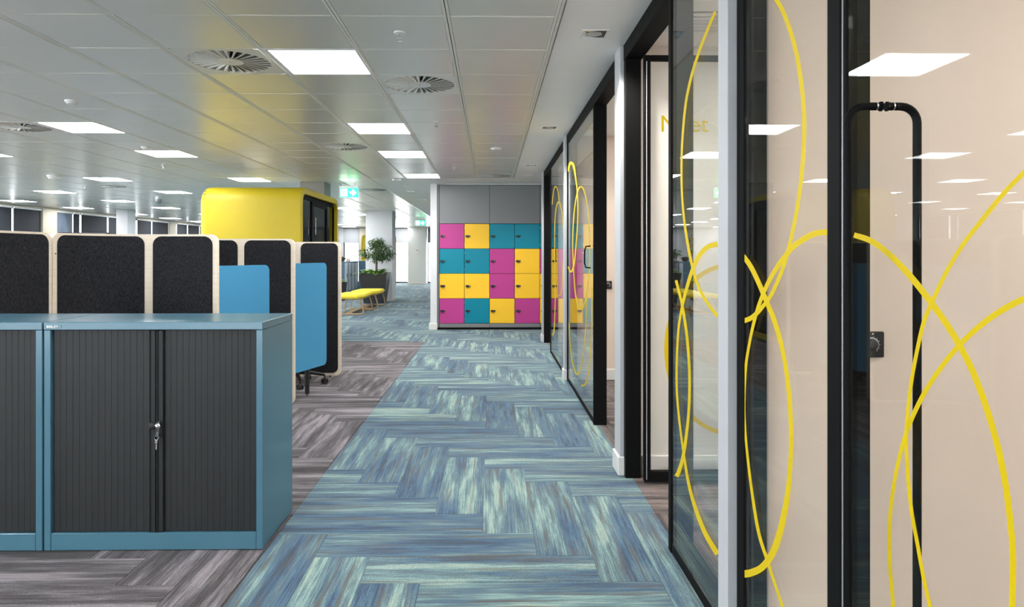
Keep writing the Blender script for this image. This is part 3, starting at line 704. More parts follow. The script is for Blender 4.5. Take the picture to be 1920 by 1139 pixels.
for p_, x_ in ((ho, XG - .006), (hi, XG + .030)):
    MB().tube([(x_ - .0015, HY, HT), (x_ + .0015, HY, HT)], .0092, 16).build('collar', M['chrome'], p_, True)

# open glass door of the second meeting room, swung against the party wall
YD = 4.04
d2 = struct_empty('door_2', (.92, YD, 0))
fm = MB(); x0, x1 = .905, 1.85
fm.bbox(x0, x0 + .038, YD - .02, YD + .02, .012, 2.54, .003).bbox(x1 - .038, x1, YD - .02, YD + .02, .012, 2.54, .003)
fm.bbox(x0 + .038, x1 - .038, YD - .02, YD + .02, 2.51, 2.54, .003).bbox(x0 + .038, x1 - .038, YD - .02, YD + .02, .012, .075, .003)
fm.build('frame', M['black'], d2)
MB().box(x0 + .038, x1 - .038, YD - .005, YD + .005, .075, 2.51).build('pane', M['doorglass'], d2)
MB().tube([(x0 + .012, YD - .028, .03), (x0 + .012, YD - .028, 2.5)], .0022, 6).build('seal', M['silver'], d2)
# printed ellipse and word on that door
cx_, cz_ = onY(1372, 655, YD); e = MB(); vs = []; fs = []; n = 72
for i in range(n):
    a = 2 * PI * i / n
    for r_ in (0, 1):
        rx, rz = .405 - .026 * r_, .515 - .026 * r_
        for yy in (YD - .0058, YD - .0052): vs.append((cx_ + rx * math.cos(a), yy, cz_ + rz * math.sin(a)))
for i in range(n):
    b, c2 = 4 * i, 4 * ((i + 1) % n); fs += [(b, c2, c2 + 2, b + 2), (b + 1, b + 3, c2 + 3, c2 + 1), (b, b + 1, c2 + 1, c2), (b + 2, c2 + 2, c2 + 3, b + 3)]
e.add(vs, fs).build('vinyl_line', M['vinyl'], d2)
def text_obj(name, s, size, loc, rot, m, parent, ext=.0004, sx=1.0):
    cu = bpy.data.curves.new(name, 'FONT'); cu.body = s; cu.size = size; cu.extrude = ext
    o = bpy.data.objects.new(name, cu); C.objects.link(o)
    bpy.context.view_layer.update(); me = bpy.data.meshes.new_from_object(o.evaluated_get(bpy.context.evaluated_depsgraph_get()))
    bpy.data.objects.remove(o)
    q = bpy.data.objects.new(name, me); C.objects.link(q); me.materials.clear(); me.materials.append(m)
    mt = Matrix.Diagonal((sx, 1, 1, 1)); me.transform(mt); me.transform(rot.to_4x4())
    q.parent = parent; q.location = Vector(loc) - (wl(parent) if parent else Vector()); return q
RX90 = Matrix.Rotation(PI / 2, 3, 'X')
tx, tz = onY(1240.5, 247.5, YD)
text_obj('word_print', 'Meet', .140, (tx - .012, YD - .006, tz), RX90, M['vinyl'], d2)

# thermostats
def thermostat(x, y, z, lab, w=.088):
    t = thing('room_thermostat', (x, y, z), lab, 'thermostat', 'black room thermostats')
    MB().bbox(x - w / 2, x + w / 2, y - .014, y, z - w / 2, z + w / 2, .003).build('case', M['blackp'], t)
    a = MB(); vs = []; fs = []; n = 26
    for i in range(n + 1):
        th = -PI * .28 + (PI * 1.56) * i / n
        for r_ in (.021, .024): vs += [(x + r_ * math.cos(th), y - .0152, z + r_ * math.sin(th)), (x + r_ * math.cos(th), y - .0138, z + r_ * math.sin(th))]
    for i in range(n): b = 4 * i; fs += [(b, b + 2, b + 6, b + 4), (b, b + 4, b + 5, b + 1), (b + 2, b + 3, b + 7, b + 6)]
    a.add(vs, fs)
    for i in range(12):
        th = -PI * .28 + (PI * 1.56) * i / 11; a.box(x + .0275 * math.cos(th) - .0008, x + .0275 * math.cos(th) + .0008, y - .0152, y - .0138, z + .0275 * math.sin(th) - .0008, z + .0275 * math.sin(th) + .0008)
    a.box(x + .001, x + .006, y - .0152, y - .0138, z + .034, z + .038)
    a.build('dial_marks', M['exitw_dim'], t)
    MB().lathe((x, y - .014, z), [(.018, 0), (.018, -.010), (.015, -.012)], 24, 'y').build('knob', M['blackp'], t, True)
M['exitw_dim'] = mat('white_print', (.8, .8, .8), .5)
thermostat(1.268, 2.269, CAMZ - .300, 'black square dial thermostat behind the nearest glass door', .086)
thermostat(1.262, 7.379, CAMZ - .328, 'black square dial thermostat on the blush wall of the far open doorway', .088)
# added, unseen lights that brighten the rooms, slot grille
for nm, x, ys in (('room one', 2.35, (-2.2, -.4, 1.1)), ('room two', 2.35, (2.95, 3.65)), ('room three', 2.35, (5.2, 6.5)), ('room four', 2.35, (8.3, 9.7))):
    for k, y in enumerate(ys):
        for xx in (2.2, 3.4):
            t = thing('added_room_light', (xx, y, ZC), 'square light panel on the meeting room ceiling, added unseen to brighten the room', 'ceiling light', 'added meeting room lights')
            MB().box(xx - .3, xx + .3, y - .3, y + .3, ZC - .012, ZC - .0005).build('frame', M['lframe'], t)
            MB().box(xx - .28, xx + .28, y - .28, y + .28, ZC - .014, ZC - .0121).build('diffuser', M['rlight'], t)
gr = thing('air_grille', (1.35, 3.75, ZC), 'slotted black and white air grille on the meeting room ceiling behind the post', 'air vent')
g = MB(); gx0, gx1 = .98, 1.75
g.box(gx0, gx1, 3.60, 3.92, ZC - .004, ZC - .0005); g.build('backing', M['darkgap'], gr)
for i in range(6): MB().box(gx0, gx1, 3.60 + i * .057, 3.635 + i * .057, ZC - .012, ZC - .0041).build('slat', M['lframe'], gr)

# ------------------------------------------------------------------ tambour cabinets
def cabinet(x0, x1, lab, badge=True):
    y0, y1, H = 3.150, 3.620, 1.0495
    t = thing('tambour_cabinet', ((x0 + x1) / 2, (y0 + y1) / 2, 0), lab, 'cabinet', 'blue tambour cabinets')
    th = .036
    MB().bbox(x0 + .001, x1 - .001, y0, y1, H - th, H, .0025).build('top_panel', M['cab'], t)
    b = MB(); b.bbox(x0 + .002, x0 + .032, y0 + .002, y1 - .001, .004, H - th - .001, .002).bbox(x1 - .032, x1 - .002, y0 + .002, y1 - .001, .004, H - th - .001, .002)
    b.box(x0 + .032, x1 - .032, y1 - .012, y1 - .002, .02, H - th - .001)
    b.build('side_panel', M['cab'], t)
    MB().bbox(x0 + .033, x1 - .033, y0 + .003, y0 + .05, .004, .082, .002).build('plinth', M['cab'], t)
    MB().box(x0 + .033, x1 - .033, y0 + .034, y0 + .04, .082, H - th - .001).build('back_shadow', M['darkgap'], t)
    w = x1 - x0; xm = x0 + .509 * w
    zb, zt = .085, H - th - .003
    def door(a, b_, n, nm):
        d = bpy.data.objects.new('door', None); C.objects.link(d); d.parent = t; d.location = Vector(((a + b_) / 2, y0 + .02, .5)) - t.location; d.empty_display_size = .1
        p = (b_ - a) / n
        for i in range(n): MB().bbox(a + i * p + .0002, a + (i + 1) * p - .0002, y0 + .018, y0 + .030, zb, zt, .0007).build('slat', M['tambour'], d)
        return d
    da = door(x0 + .037, xm - .034, 15, 'l'); db = door(xm + .034, x1 - .036, 15, 'r')
    for d, a, b_ in ((da, xm - .033, xm - .002), (db, xm + .002, xm + .033)):
        q = MB(); q.bbox(a, b_, y0 + .010, y0 + .030, zb, zt, .002); q.bbox(a, a + .006, y0 + .004, y0 + .0098, zb, zt, .002).bbox(b_ - .006, b_, y0 + .004, y0 + .0098, zb, zt, .002)
        q.build('leading_edge', M['tambour'], d)
    zc = .575; xl = xm + .015
    MB().lathe((xm - .014, y0 + .003, zc - .002), [(.017, 0), (.017, -.006), (.013, -.009)], 20, 'y').build('finger_grip', M['tambour'], da, True)
    MB().rbox(xl - .014, xl + .014, y0 - .008, y0 + .009, zc - .055, zc + .020, .006, 3).build('lock_case', M['blackp'], db)
    MB().lathe((xl, y0 - .008, zc), [(.013, 0), (.013, -.004), (.008, -.010), (.002, -.012)], 20, 'y').build('lock_button', M['chrome'], db, True)
    k = MB(); k.lathe((xl, y0 - .009, zc - .036), [(.007, .002), (.007, -.004)], 14, 'y')
    k.bbox(xl - .001, xl + .001, y0 - .026, y0 - .012, zc - .046, zc - .030, .0004)
    k.tube([(xl + .009 * math.cos(a), y0 - .022, zc - .050 + .012 * math.sin(a)) for a in [2 * PI * i / 14 for i in range(14)]], .0012, 5, closed=True)
    k.bbox(xl - .007, xl + .007, y0 - .023, y0 - .021, zc - .074, zc - .066, .0005); k.bbox(xl - .003, xl + .003, y0 - .023, y0 - .021, zc - .104, zc - .073, .0005)
    k.build('key', M['chrome'], db)
    if badge:
        bd = MB().bbox(x0 + .014, x0 + .084, y0 - .0015, y0 - .0001, H - .0265, H - .0135, .0004).build('badge', M['cab'], t)
        text_obj('badge_lettering', 'BISLEY', .0155, (x0 + .016, y0 - .0022, H - .0255), RX90, M['lettering'], bd, sx=1.22)
    return t
M['lettering'] = mat('badge_lettering_white', (.80, .80, .82), .3)
cabinet(-2.046, -1.047, 'slate blue cabinet with charcoal tambour doors and hanging key')
cabinet(-3.049, -2.050, 'slate blue tambour cabinet cut off by the left picture edge')

# ------------------------------------------------------------------ work booths: curved felt screens
def path_pts(P):   # polyline with running length
    L_ = [0]
    for i in range(1, len(P)): L_.append(L_[-1] + math.hypot(P[i][0] - P[i - 1][0], P[i][1] - P[i - 1][1]))
    return L_
def at(P, Ls, s):
    s = max(0, min(Ls[-1], s)); i = 1
    while i < len(P) - 1 and Ls[i] < s: i += 1
    t_ = (s - Ls[i - 1]) / max(1e-9, Ls[i] - Ls[i - 1])
    p = (P[i - 1][0] + (P[i][0] - P[i - 1][0]) * t_, P[i - 1][1] + (P[i][1] - P[i - 1][1]) * t_)
    def tan(k):
        k = max(0, min(len(P) - 2, k)); dx, dy = P[k + 1][0] - P[k][0], P[k + 1][1] - P[k][1]; l = math.hypot(dx, dy); return (dx / l, dy / l)
    a, b, c_ = tan(i - 2), tan(i - 1), tan(i)
    m0 = ((a[0] + b[0]) / 2, (a[1] + b[1]) / 2); m1 = ((b[0] + c_[0]) / 2, (b[1] + c_[1]) / 2)
    tx, ty = m0[0] * (1 - t_) + m1[0] * t_, m0[1] * (1 - t_) + m1[1] * t_; l = math.hypot(tx, ty)
    return p, (-ty / l, tx / l)
def bent(P, s0, s1, z0, z1, r, n0, n1, step=.04):
    """rounded-rectangle plate following the plan path; n0..n1 = offsets along the path normal"""
    Ls = path_pts(P); ss = [s0 + r * (1 - math.cos(PI / 2 * i / 6)) for i in range(7)]
    k = max(1, int((s1 - s0 - 2 * r) / step)); ss += [s0 + r + (s1 - s0 - 2 * r) * i / k for i in range(1, k)]
    ss += [s1 - r * (1 - math.cos(PI / 2 * i / 6)) for i in range(6, -1, -1)]
    vs = []; fs = []
    for s in ss:
        e_ = min(s - s0, s1 - s); d = 0 if e_ >= r else r - math.sqrt(max(0, r * r - (r - e_) ** 2))
        (x, y), n_ = at(P, Ls, s)
        for o in (n0, n1):
            for z in (z0 + d, z1 - d): vs.append((x + n_[0] * o, y + n_[1] * o, z))
    for i in range(len(ss) - 1):
        b = 4 * i; c_ = b + 4
        fs += [(b, b + 1, c_ + 1, c_), (b + 2, c_ + 2, c_ + 3, b + 3), (b + 1, b + 3, c_ + 3, c_ + 1), (b, c_, c_ + 2, b + 2)]
    e_ = 4 * (len(ss) - 1); fs += [(0, 2, 3, 1), (e_, e_ + 1, e_ + 3, e_ + 2)]
    return MB().add(vs, fs), Ls[-1]
def booth_screen(xr, yr, lab, lab2):
    # plan path from the right end leftwards, round the corner, towards the camera; normal points to the camera side on the straight
    R = .42; xc = xr - .92 + R; P = [(xr, yr), (xr - .25, yr), (xr - .45, yr)]
    cx, cy = xr - .50, yr - R
    for i in range(1, 15):
        a = PI / 2 + PI / 2 * i / 14 * .94; P.append((cx + R * math.cos(a), cy + R * math.sin(a)))
    P = [P[0], P[1], P[2], (xr - .50, yr)] + P[3:]
    P2 = [P[-1]]
    dx, dy = P[-1][0] - P[-2][0], P[-1][1] - P[-2][1]; l = math.hypot(dx, dy); dx, dy = dx / l, dy / l
    Z0, Z1 = .022, 1.50
    t = thing('felt_booth_screen', (xr - .45, yr, 0), lab, 'acoustic screen', 'charcoal felt booth screens')
    Lt = path_pts(P)[-1]
    fr, _ = bent(P, 0, Lt, Z0, Z1, .055, -.020, .020); fr.build('frame', M['ply'], t, True)
    for a, b in ((.030, .440), (.500, Lt - .035)):
        for n0, n1 in ((.0195, .026), (-.026, -.0195)):
            q, _ = bent(P, a, b, Z0 + .030, Z1 - .014, .060, n0, n1); q.build('felt_panel', M['felt'], t, True)
    g = MB()
    for s in (.12, .4, Lt - .1):
        (x, y), _n = at(P, path_pts(P), s); g.lathe((x, y, 0), [(.008, 0), (.008, Z0 + .002)], 8)
    g.build('glide', M['blackp'], t)
    g = MB()
    for s, z in ((Lt - .12, 1.40), (Lt - .30, 1.40), (Lt - .015, 1.365)):
        (x, y), n_ = at(P, path_pts(P), s); g.lathe((x + n_[0] * .0265, y + n_[1] * .0265, z), [(.0001, .0), (.004, .0)], 8, 'y').lathe((x + n_[0] * .0265, y + n_[1] * .0265, z - .003), [(.004, 0), (.004, .006)], 10)
    g.build('fixing', M['blackp'], t)
    # second, side unit continuing towards the camera
    e = P[-1]; g0 = .012
    Q = [(e[0] + dx * g0, e[1] + dy * g0), (e[0] + dx * .25, e[1] + dy * .25), (e[0] + dx * .52, e[1] + dy * .52)]
    t2 = thing('felt_booth_screen', (Q[1][0], Q[1][1], 0), lab2, 'acoustic screen', 'charcoal felt booth screens')
    Lq = path_pts(Q)[-1]
    fr, _ = bent(Q, 0, Lq, Z0, Z1, .055, -.020, .020); fr.build('frame', M['ply'], t2, True)
    for n0, n1 in ((.0195, .026), (-.026, -.0195)):
        q, _ = bent(Q, .028, Lq - .03, Z0 + .030, Z1 - .014, .060, n0, n1); q.build('felt_panel', M['felt'], t2, True)
    g = MB()
    for s in (.1, .42):
        (x, y), _n = at(Q, path_pts(Q), s); g.lathe((x, y, 0), [(.008, 0), (.008, Z0 + .002)], 8)
    g.build('glide', M['blackp'], t2)
    g = MB()
    for s in (.06, .22):
        (x, y), n_ = at(Q, path_pts(Q), s); g.lathe((x + n_[0] * .0265, y + n_[1] * .0265, 1.40), [(.004, -.004), (.004, .004)], 10)
    g.build('fixing', M['blackp'], t2)
booth_screen(-1.908, 4.80, 'nearest curved charcoal felt screen with pale wood edge behind the cabinets', 'side felt screen at the left picture edge, behind the cabinets')
booth_screen(-1.752, 6.12, 'middle curved charcoal felt screen between the two blue panels', 'side felt screen of the middle booth, hidden behind the nearest one')
booth_screen(-1.665, 7.60, 'farthest charcoal felt screen, in front of the yellow pod', 'side felt screen of the farthest booth, hidden behind the others')
# desks with blue end panels
def desk(xp, yp, xe, ye, lab, lx=None):
    # (xp,yp)->(xe,ye): plan line of the blue end panel
    t = thing('booth_desk', (xp - .6, (yp + ye) / 2, 0), lab, 'desk', 'booth desks with blue end panels')
    dx, dy = xe - xp, ye - yp; l = math.hypot(dx, dy); P = [(xp, yp), (xp + dx / 2, yp + dy / 2), (xe, ye)]
    q, _ = bent(P, 0, l, .27, 1.278, .05, -.016, .016); q.build('blue_end_panel', M['fabric'], t, True)
    tp = MB(); tp.prism([(xp - .80, yp + .02), (xp - .03, yp + .02), (xp - .03 + dx * .6, yp + dy * .6), (xp - .80, yp + dy * .6)], .715, .74, 'z'); tp.build('desktop', M['desk'], t)
    px, py = (lx if lx else (xp - .035, yp + .22))
    for x, y in ((px, py), (xp - .72, yp + .08), (xp - .72, yp + .27)):
        MB().tube([(x, y, .02), (x, y, .714)], .022, 16).build('leg', M['blackp'], t, True)
        MB().lathe((x, y, 0), [(.016, 0), (.016, .02)], 12).build('foot', M['chrome'], t)
desk(-1.96, 4.90, -1.765, 5.42, 'nearest booth desk, only its bright blue end panel showing')
desk(-1.845, 6.17, -1.650, 6.81, 'second booth desk with bright blue end panel and black leg', (-1.772, 6.60))
# monitor just seen over the screen
t = thing('monitor', (-3.1, 5.35, 0), 'black monitor on a floor stand whose top edge shows above the nearest felt screen', 'monitor')
MB().bbox(-3.36, -2.98, 5.34, 5.37, 1.19, 1.532, .004).build('display', M['screen'], t)
MB().bbox(-3.18, -3.14, 5.37, 5.40, .02, 1.36, .003).build('stand', M['screen'], t); MB().bbox(-3.34, -3.0, 5.20, 5.52, .0, .02, .003).build('stand_base', M['screen'], t)
# office chair
def office_chair(x, y, rot, lab):
    t = thing('office_chair', (x, y, 0), lab, 'chair')
    MB().lathe((x, y, 0), [(.028, .10), (.028, .24), (.02, .24), (.02, .44)], 16).build('gas_column', M['blackp'], t, True)
    for k in range(5):
        a = rot + 2 * PI * k / 5; ex, ey = x + .30 * math.cos(a), y + .30 * math.sin(a)
        l = MB().tube([(x + .02 * math.cos(a), y + .02 * math.sin(a), .135), (x + .15 * math.cos(a), y + .15 * math.sin(a), .125), (ex, ey, .098)], [.026, .021, .015], 10).build('base_arm', M['blackp'], t, True)
        c_ = MB().tube([(ex, ey, .10), (ex, ey, .055)], .008, 8)
        n_ = (-math.sin(a + .7), math.cos(a + .7))
        for s in (-1, 1): c_.tube([(ex + n_[0] * s * .006, ey + n_[1] * s * .006, .030), (ex + n_[0] * s * .024, ey + n_[1] * s * .024, .030)], .030, 16)
        c_.build('caster', M['blackp'], l, True)
    MB().rbox(x - .24, x + .24, y - .22, y + .22, .43, .50, .03, 3).build('seat', M['felt'], t, True)
    MB().rbox(x - .22, x + .22, y - .27, y - .225, .58, 1.02, .02, 3).build('backrest', M['felt'], t, True)
    MB().tube([(x, y, .43), (x, y - .20, .44), (x, y - .285, .50), (x, y - .29, .80)], .016, 8).build('back_stem', M['blackp'], t, True)
office_chair(-2.045, 7.16, .12, 'black office chair on casters behind the second blue end panel')

# ------------------------------------------------------------------ yellow pods
def pod(x0, x1, y0, y1, lab, H=2.30):
    t = thing('meeting_pod', ((x0 + x1) / 2, (y0 + y1) / 2, 0), lab, 'meeting pod', 'yellow meeting pods')
    r = .20
    def prof(i, rr): return rrect(y0 + i, y1 - i, .02 + (0 if i == 0 else i), H - i, rr, 8)
    out = prof(0, r); inn = prof(.085, r - .06)
    n = len(out); vs = []; fs = []
    for x, ins in ((x1, 0), (x1, 1), (x1 - .10, 1)):
        vs += [(x, *(p)) for p in (inn if ins else out)]
    # outer shell: far-left end rounded too
    rings = [(x1 - .012, 0), (x0 + .12, 0)] + [(x0 + .12 - .12 * math.sin(PI / 2 * k / 5), .12 * (1 - math.cos(PI / 2 * k / 5))) for k in range(1, 6)]
    base = len(vs)
    for x, ins in rings: vs += [(x, *p) for p in rrect(y0 + ins, y1 - ins, .02 + ins, H - ins, max(.02, r - ins * .5), 8)]
    def ringf(a, b):
        for i in range(n): fs.append((a + i, a + (i + 1) % n, b + (i + 1) % n, b + i))
    vf = [(x1, *p) for p in rrect(y0 + .012, y1 - .012, .032, H - .012, r - .012, 8)]; vb = len(vs); vs += vf
    ringf(vb, n); ringf(n, 2 * n); ringf(base, vb)
    for k in range(len(rings) - 1): ringf(base + k * n, base + (k + 1) * n)
    fs.append(tuple(range(base + (len(rings) - 1) * n, base + len(rings) * n)))
    used = sorted(set(i for f in fs for i in f)); mp = {o_: i for i, o_ in enumerate(used)}
    MB().add([vs[i] for i in used], [[mp[i] for i in f] for f in fs]).build('shell', M['yellow'], t, True)
    MB().box(x0 + .13, x1 - .11, y0 - .0008, y0 + .002, H - .302, H - .2985).build('seam', M['seam_refl_y'], t)
    # black glazed front
    f = MB(); a, b, z0, z1 = y0 + .09, y1 - .09, .11, H - .09
    ym = a + (b - a) * .34; yn = a + (b - a) * .76
    xf = x1 - .05
    f.bbox(xf - .04, xf, ym - .05, ym + .05, z0, z1, .003).bbox(xf - .04, xf, yn - .035, yn + .035, z0, z1, .003).bbox(xf - .04, xf, ym + .05, yn - .035, z1 - .12, z1, .003).bbox(xf - .04, xf, a, ym - .05, z1 - .06, z1, .003).bbox(xf - .04, xf, yn + .035, b, z1 - .06, z1, .003)
    f.bbox(xf - .04, xf, a, b, z0, z0 + .05, .003).bbox(xf - .04, xf, a, a + .03, z0, z1, .003).bbox(xf - .04, xf, b - .03, b, z0, z1, .003)
    f.build('glazing_frame', M['black'], t)
    for p, q in ((a + .03, ym - .05), (ym + .05, yn - .035), (yn + .035, b - .03)):
        MB().box(xf - .022, xf - .014, p, q, z0 + .05, z1 - .06).build('pane', M['podglass'], t)
    for p, q, mm in ((a + .035, ym - .06, 'seam_refl_y'), (ym - .055, yn + .03, 'refl_t'), (yn + .035, b - .035, 'seam_refl_y')):
        MB().bbox(xf - .20, xf - .17, p, q, .5, H - .53, .006).build('reflection_panel', M[mm], t)  # coloured panels paint in a reflection on the pod glass
    MB().tube([(xf - .002, ym + .03, z1 - .55), (xf + .035, ym + .03, z1 - .55), (xf + .035, ym + .03, z1 - .30), (xf - .002, ym + .03, z1 - .30)], .009, 8).build('door_handle', M['chrome'], t, True)
    MB().box(x0 + .05, x0 + .07, y0 + .06, y1 - .06, .1, H - .1).box(x0 + .07, xf - .06, y0 + .03, y0 + .05, .1, H - .1).box(x0 + .07, xf - .06, y1 - .05, y1 - .03, .1, H - .1).box(x0 + .07, xf - .06, y0 + .06, y1 - .06, H - .08, H - .06).box(x0 + .07, xf - .06, y0 + .06, y1 - .06, .06, .08).build('lining', M['podin'], t)
    MB().rbox(x0 + .08, x0 + .55, y0 + .07, y1 - .07, .09, .46, .03, 2).build('seat', M['podin'], t)
pod(-4.02, -2.61, 9.42, 11.70, 'large yellow meeting pod with rounded edges and dark glazed front')
pod(-5.33, -4.1, 28.0, 29.6, 'distant yellow pod seen as a narrow strip left of the tree', 2.17)

# ------------------------------------------------------------------ bench, planter, tree, storage
def bench(xc, y0, y1, wd, lab):
    t = thing('bench', (xc, (y0 + y1) / 2, 0), lab, 'bench', 'yellow upholstered benches')
    h = wd / 2; c = .12
    bm = bmesh.new()
    poly = [(xc - h + c, y0), (xc + h - c, y0), (xc + h, y0 + c * 1.2), (xc + h - .03, y1 - c), (xc + h - c, y1), (xc - h + c, y1), (xc - h + .03, y1 - c), (xc - h, y0 + c * 1.2)]
    f0 = bm.faces.new([bm.verts.new((x, y, .37)) for x, y in poly]); g = bmesh.ops.extrude_face_region(bm, geom=[f0])
    for v in g['geom']:
        if isinstance(v, bmesh.types.BMVert): v.co.z = .455
    bmesh.ops.recalc_face_normals(bm, faces=bm.faces); bmesh.ops.bevel(bm, geom=bm.edges[:], offset=.025, segments=3, affect='EDGES')
    MB().bm(bm).build('seat_cushion', M['ycush'], t, True)
    MB().bbox(xc - h + .07, xc + h - .07, y0 + .06, y1 - .06, .345, .371, .004).build('seat_base', M['wood'], t)
    for y in (y0 + .12, y1 - .12):
        P = [(xc - h + .10, y, .35), (xc - h + .05, y, .20), (xc - h + .02, y, .05), (xc - h + .05, y, .018), (xc, y, .016), (xc + h - .05, y, .018), (xc + h - .02, y, .05), (xc + h - .05, y, .20), (xc + h - .10, y, .35)]
        MB().tube(P, .016, 8).build('sled_leg', M['wood'], t, True)
    MB().bbox(xc - .07, xc + .07, y0 + .14, y1 - .14, .03, .05, .004).build('stretcher', M['wood'], t)
bench(-3.22, 15.35, 16.75, .72, 'nearer yellow upholstered bench with bent wood sled legs')
bench(-3.16, 16.95, 18.35, .72, 'farther yellow upholstered bench next to the black planter')
def leaf_cloud(mb, c, rad, n, size, droop=.5, rng=random):
    for _ in range(n):
        while True:
            q = Vector((rng.uniform(-1, 1), rng.uniform(-1, 1), rng.uniform(-1, 1)))
            if .15 < q.length < 1: break
        q = q * (.55 + .45 * rng.random()); p = Vector(c) + Vector((q.x * rad[0], q.y * rad[1], q.z * rad[2]))
        d = Vector((q.x + rng.gauss(0, .5), q.y + rng.gauss(0, .5), q.z * .3 - droop + rng.gauss(0, .4))).normalized()
        w = d.cross(Vector((rng.gauss(0, .4), rng.gauss(0, .4), 1))).normalized(); s = size * rng.uniform(.7, 1.25); nn = d.cross(w) * s * .08
        mb.add([p, p + d * s * .45 + w * s * .2 + nn, p + d * s, p + d * s * .45 - w * s * .2 + nn], [(0, 1, 2), (0, 2, 3)])
t = thing('square_planter', (-3.27, 19.3, 0), 'tall tapered black planter beside the white column', 'planter')
pm = MB(); b_, t_ = .27, .385; H = .85; x, y = -3.27, 19.3
def sq(h_, z): return [(x + i * h_, y + j * h_, z) for i, j in ((-1, -1), (1, -1), (1, 1), (-1, 1))]
vs = sq(b_, 0) + sq(t_, H) + sq(t_ - .03, H) + sq(t_ - .05, H - .09)
pm.add(vs, [(3, 2, 1, 0)] + [(4 * k + i, 4 * k + (i + 1) % 4, 4 * k + 4 + (i + 1) % 4, 4 * k + 4 + i) for k in range(3) for i in range(4)]); pm.build('pot', M['pot'], t)
MB().box(x - t_ + .045, x + t_ - .045, y - t_ + .045, y + t_ - .045, H - .11, H - .085).build('soil', M['soil'], t)
t = thing('potted_tree', (-3.24, 19.3, H), 'small leafy green tree growing in the black planter', 'plant')
tr = MB().tube([(-3.24, 19.3, H - .1), (-3.235, 19.3, 1.05), (-3.25, 19.3, 1.25), (-3.22, 19.3, 1.45)], [.034, .03, .028, .018], 10)
rg = random.Random(4)
cl = []
for k in range(34):
    a = rg.uniform(0, 2 * PI); e = rg.uniform(-.75, 1.25); r_ = rg.uniform(.2, .42); ex = Vector((-3.23 + math.cos(a) * math.cos(e) * r_, 19.3 + math.sin(a) * math.cos(e) * r_, 1.44 + math.sin(e) * r_ * .95))
    tr.tube([(-3.24, 19.3, 1.22 + .2 * rg.random()), tuple((Vector((-3.24, 19.3, 1.36)) + ex) / 2 + Vector((0, 0, .04))), tuple(ex)], [.010, .006, .003], 5); cl.append(ex)
tr.build('trunk', M['bark'], t, True)
lf = MB()
for ex in cl: leaf_cloud(lf, ex, (.15, .15, .14), 46, .085, .6, rg)
lf.build('leaves', M['leaf'], t, kind='stuff', fix=False)
def fern(x, y, z, n, l, lab, rg):
    t = thing('fern', (x, y, z), lab, 'plant'); m = MB()
    for k in range(n):
        a = 2 * PI * k / n + rg.uniform(-.2, .2); e = rg.uniform(.7, 1.35); L0 = l * rg.uniform(.7, 1.1); pts = []
        for i in range(8):
            u = i / 7; pts.append(Vector((x + math.cos(a) * math.cos(e) * L0 * u * (1 + .3 * u), y + math.sin(a) * math.cos(e) * L0 * u * (1 + .3 * u), z + math.sin(e) * L0 * u - .55 * L0 * u * u)))
        sd = Vector((-math.sin(a), math.cos(a), 0))
        for i in range(7):
            p = pts[i]; d = (pts[i + 1] - p); w = .30 * L0 * math.sin(PI * min(.98, (i + 1) / 8)) * .55
            for s in (-1, 1): m.add([p, p + d * .9, p + d * 1.1 + sd * s * w], [(0, 1, 2)])
    m.build('fronds', M['fern'], t, kind='stuff', fix=False)
rg2 = random.Random(8)
for k, (fx, fy) in enumerate(((-3.47, 19.12), (-3.06, 19.14), (-3.28, 19.05))):
    fern(fx, fy, H - .084, 30, .46, ['left', 'right', 'front'][k] + ' bright green fern in the black planter under the tree', rg2)
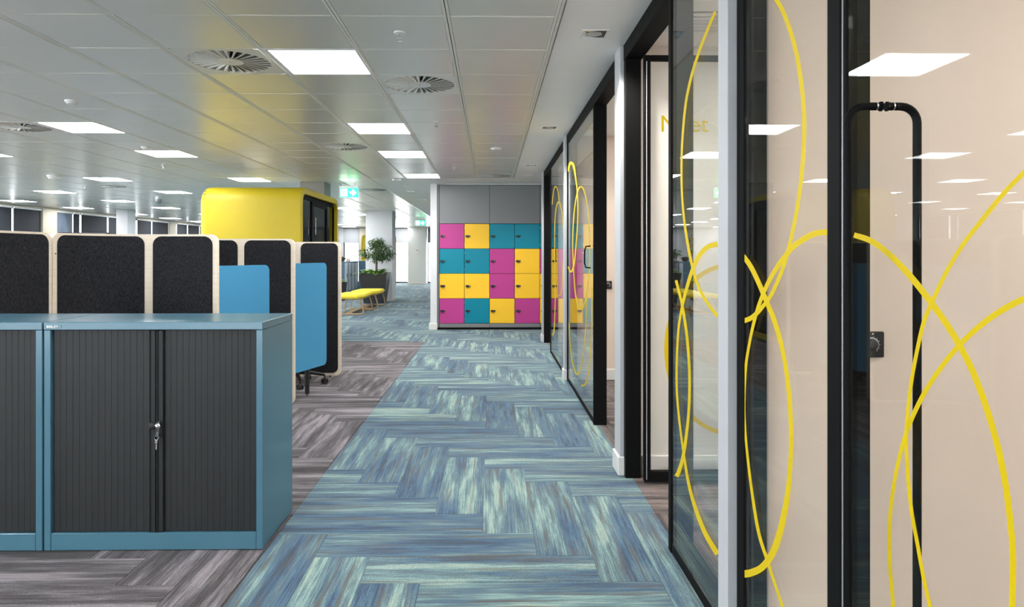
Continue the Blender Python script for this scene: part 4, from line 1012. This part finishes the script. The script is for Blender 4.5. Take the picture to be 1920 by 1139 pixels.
# storage bank beyond the bench
def storage(x0, x1, y0, y1, h, lab, face):
    t = thing('storage_cabinet', ((x0 + x1) / 2, (y0 + y1) / 2, 0), lab, 'cabinet', 'slate blue storage cabinets')
    MB().bbox(x0, x1, y0, y1, .0, h - .03, .004).build('body', M['slate'], t)
    MB().bbox(x0 - .005, x1 + .012, y0 - .005, y1 + .005, h - .03, h, .004).build('top_panel', M['slate'], t)
    if face:
        n = 4; p = (y1 - y0 - .06) / n
        for i in range(n):
            a = y0 + .03 + i * p
            d = MB().bbox(x1 + .001, x1 + .012, a + .012, a + p - .16, .06, h - .06, .003).build('door', M['silver'], t)
            MB().box(x1 + .013, x1 + .028, a + p * .52, a + p * .56, h * .5, h * .5 + .12).build('handle', M['blackp'], d)
storage(-5.60, -5.16, 24.1, 26.6, 1.115, 'slate blue storage bank with pale doors behind the bench', True)
storage(-5.10, -4.2, 26.3, 26.75, 1.12, 'slate blue low cabinet facing the camera, left of the tree', False)
t = thing('plant_bowl', (-5.35, 24.5, 1.115), 'brown bowl standing on the far storage bank', 'bowl')
MB().lathe((-5.33, 24.45, 1.115), [(.07, 0), (.12, .06), (.155, .14), (.145, .14), (.11, .07)], 20).build('bowl_body', M['bowl'], t, True)
MB().lathe((-5.33, 24.45, 1.115), [(.140, .125), (.09, .16), (.03, .17)], 16).build('filling', M['soil'], t)
t = thing('table_lamp_base', (-5.3, 25.5, 1.115), 'small pinkish round object on the far storage bank', 'ornament')
MB().lathe((-5.30, 25.4, 1.115), [(.06, 0), (.09, .03), (.07, .09), (.02, .12)], 16).build('body', M['pink'], t, True)
t = thing('tall_plant', (-5.80, 24.8, 0), 'dark leafy plant behind the brown bowl, beside the pod', 'plant')
MB().tube([(-5.80, 24.8, 0.02), (-5.80, 24.8, 1.3), (-5.68, 24.8, 1.75)], [.02, .018, .01], 8).build('stem', M['bark'], t)
lf = MB(); leaf_cloud(lf, (-5.66, 24.8, 1.85), (.14, .14, .22), 60, .11, .2, rg2); leaf_cloud(lf, (-5.64, 24.8, 1.48), (.10, .12, .28), 60, .11, .2, rg2); lf.build('leaves', M['leaf'], t, kind='stuff', fix=False)
MB().lathe((-5.80, 24.8, 0), [(.11, 0), (.15, .32), (.13, .32), (.12, .28)], 16).build('pot', M['pot'], t)
t = thing('floor_planter', (-4.42, 20.3, 0), 'slim dark planter partly behind the felt screen edge', 'planter')
MB().lathe((-4.42, 20.3, 0), [(.10, 0), (.15, .55), (.13, .55), (.12, .50)], 20).build('pot', M['pot'], t, True)
fern(-4.40, 20.3, .52, 16, .28, 'small green fern left of the yellow bench, beside the screens', rg2)
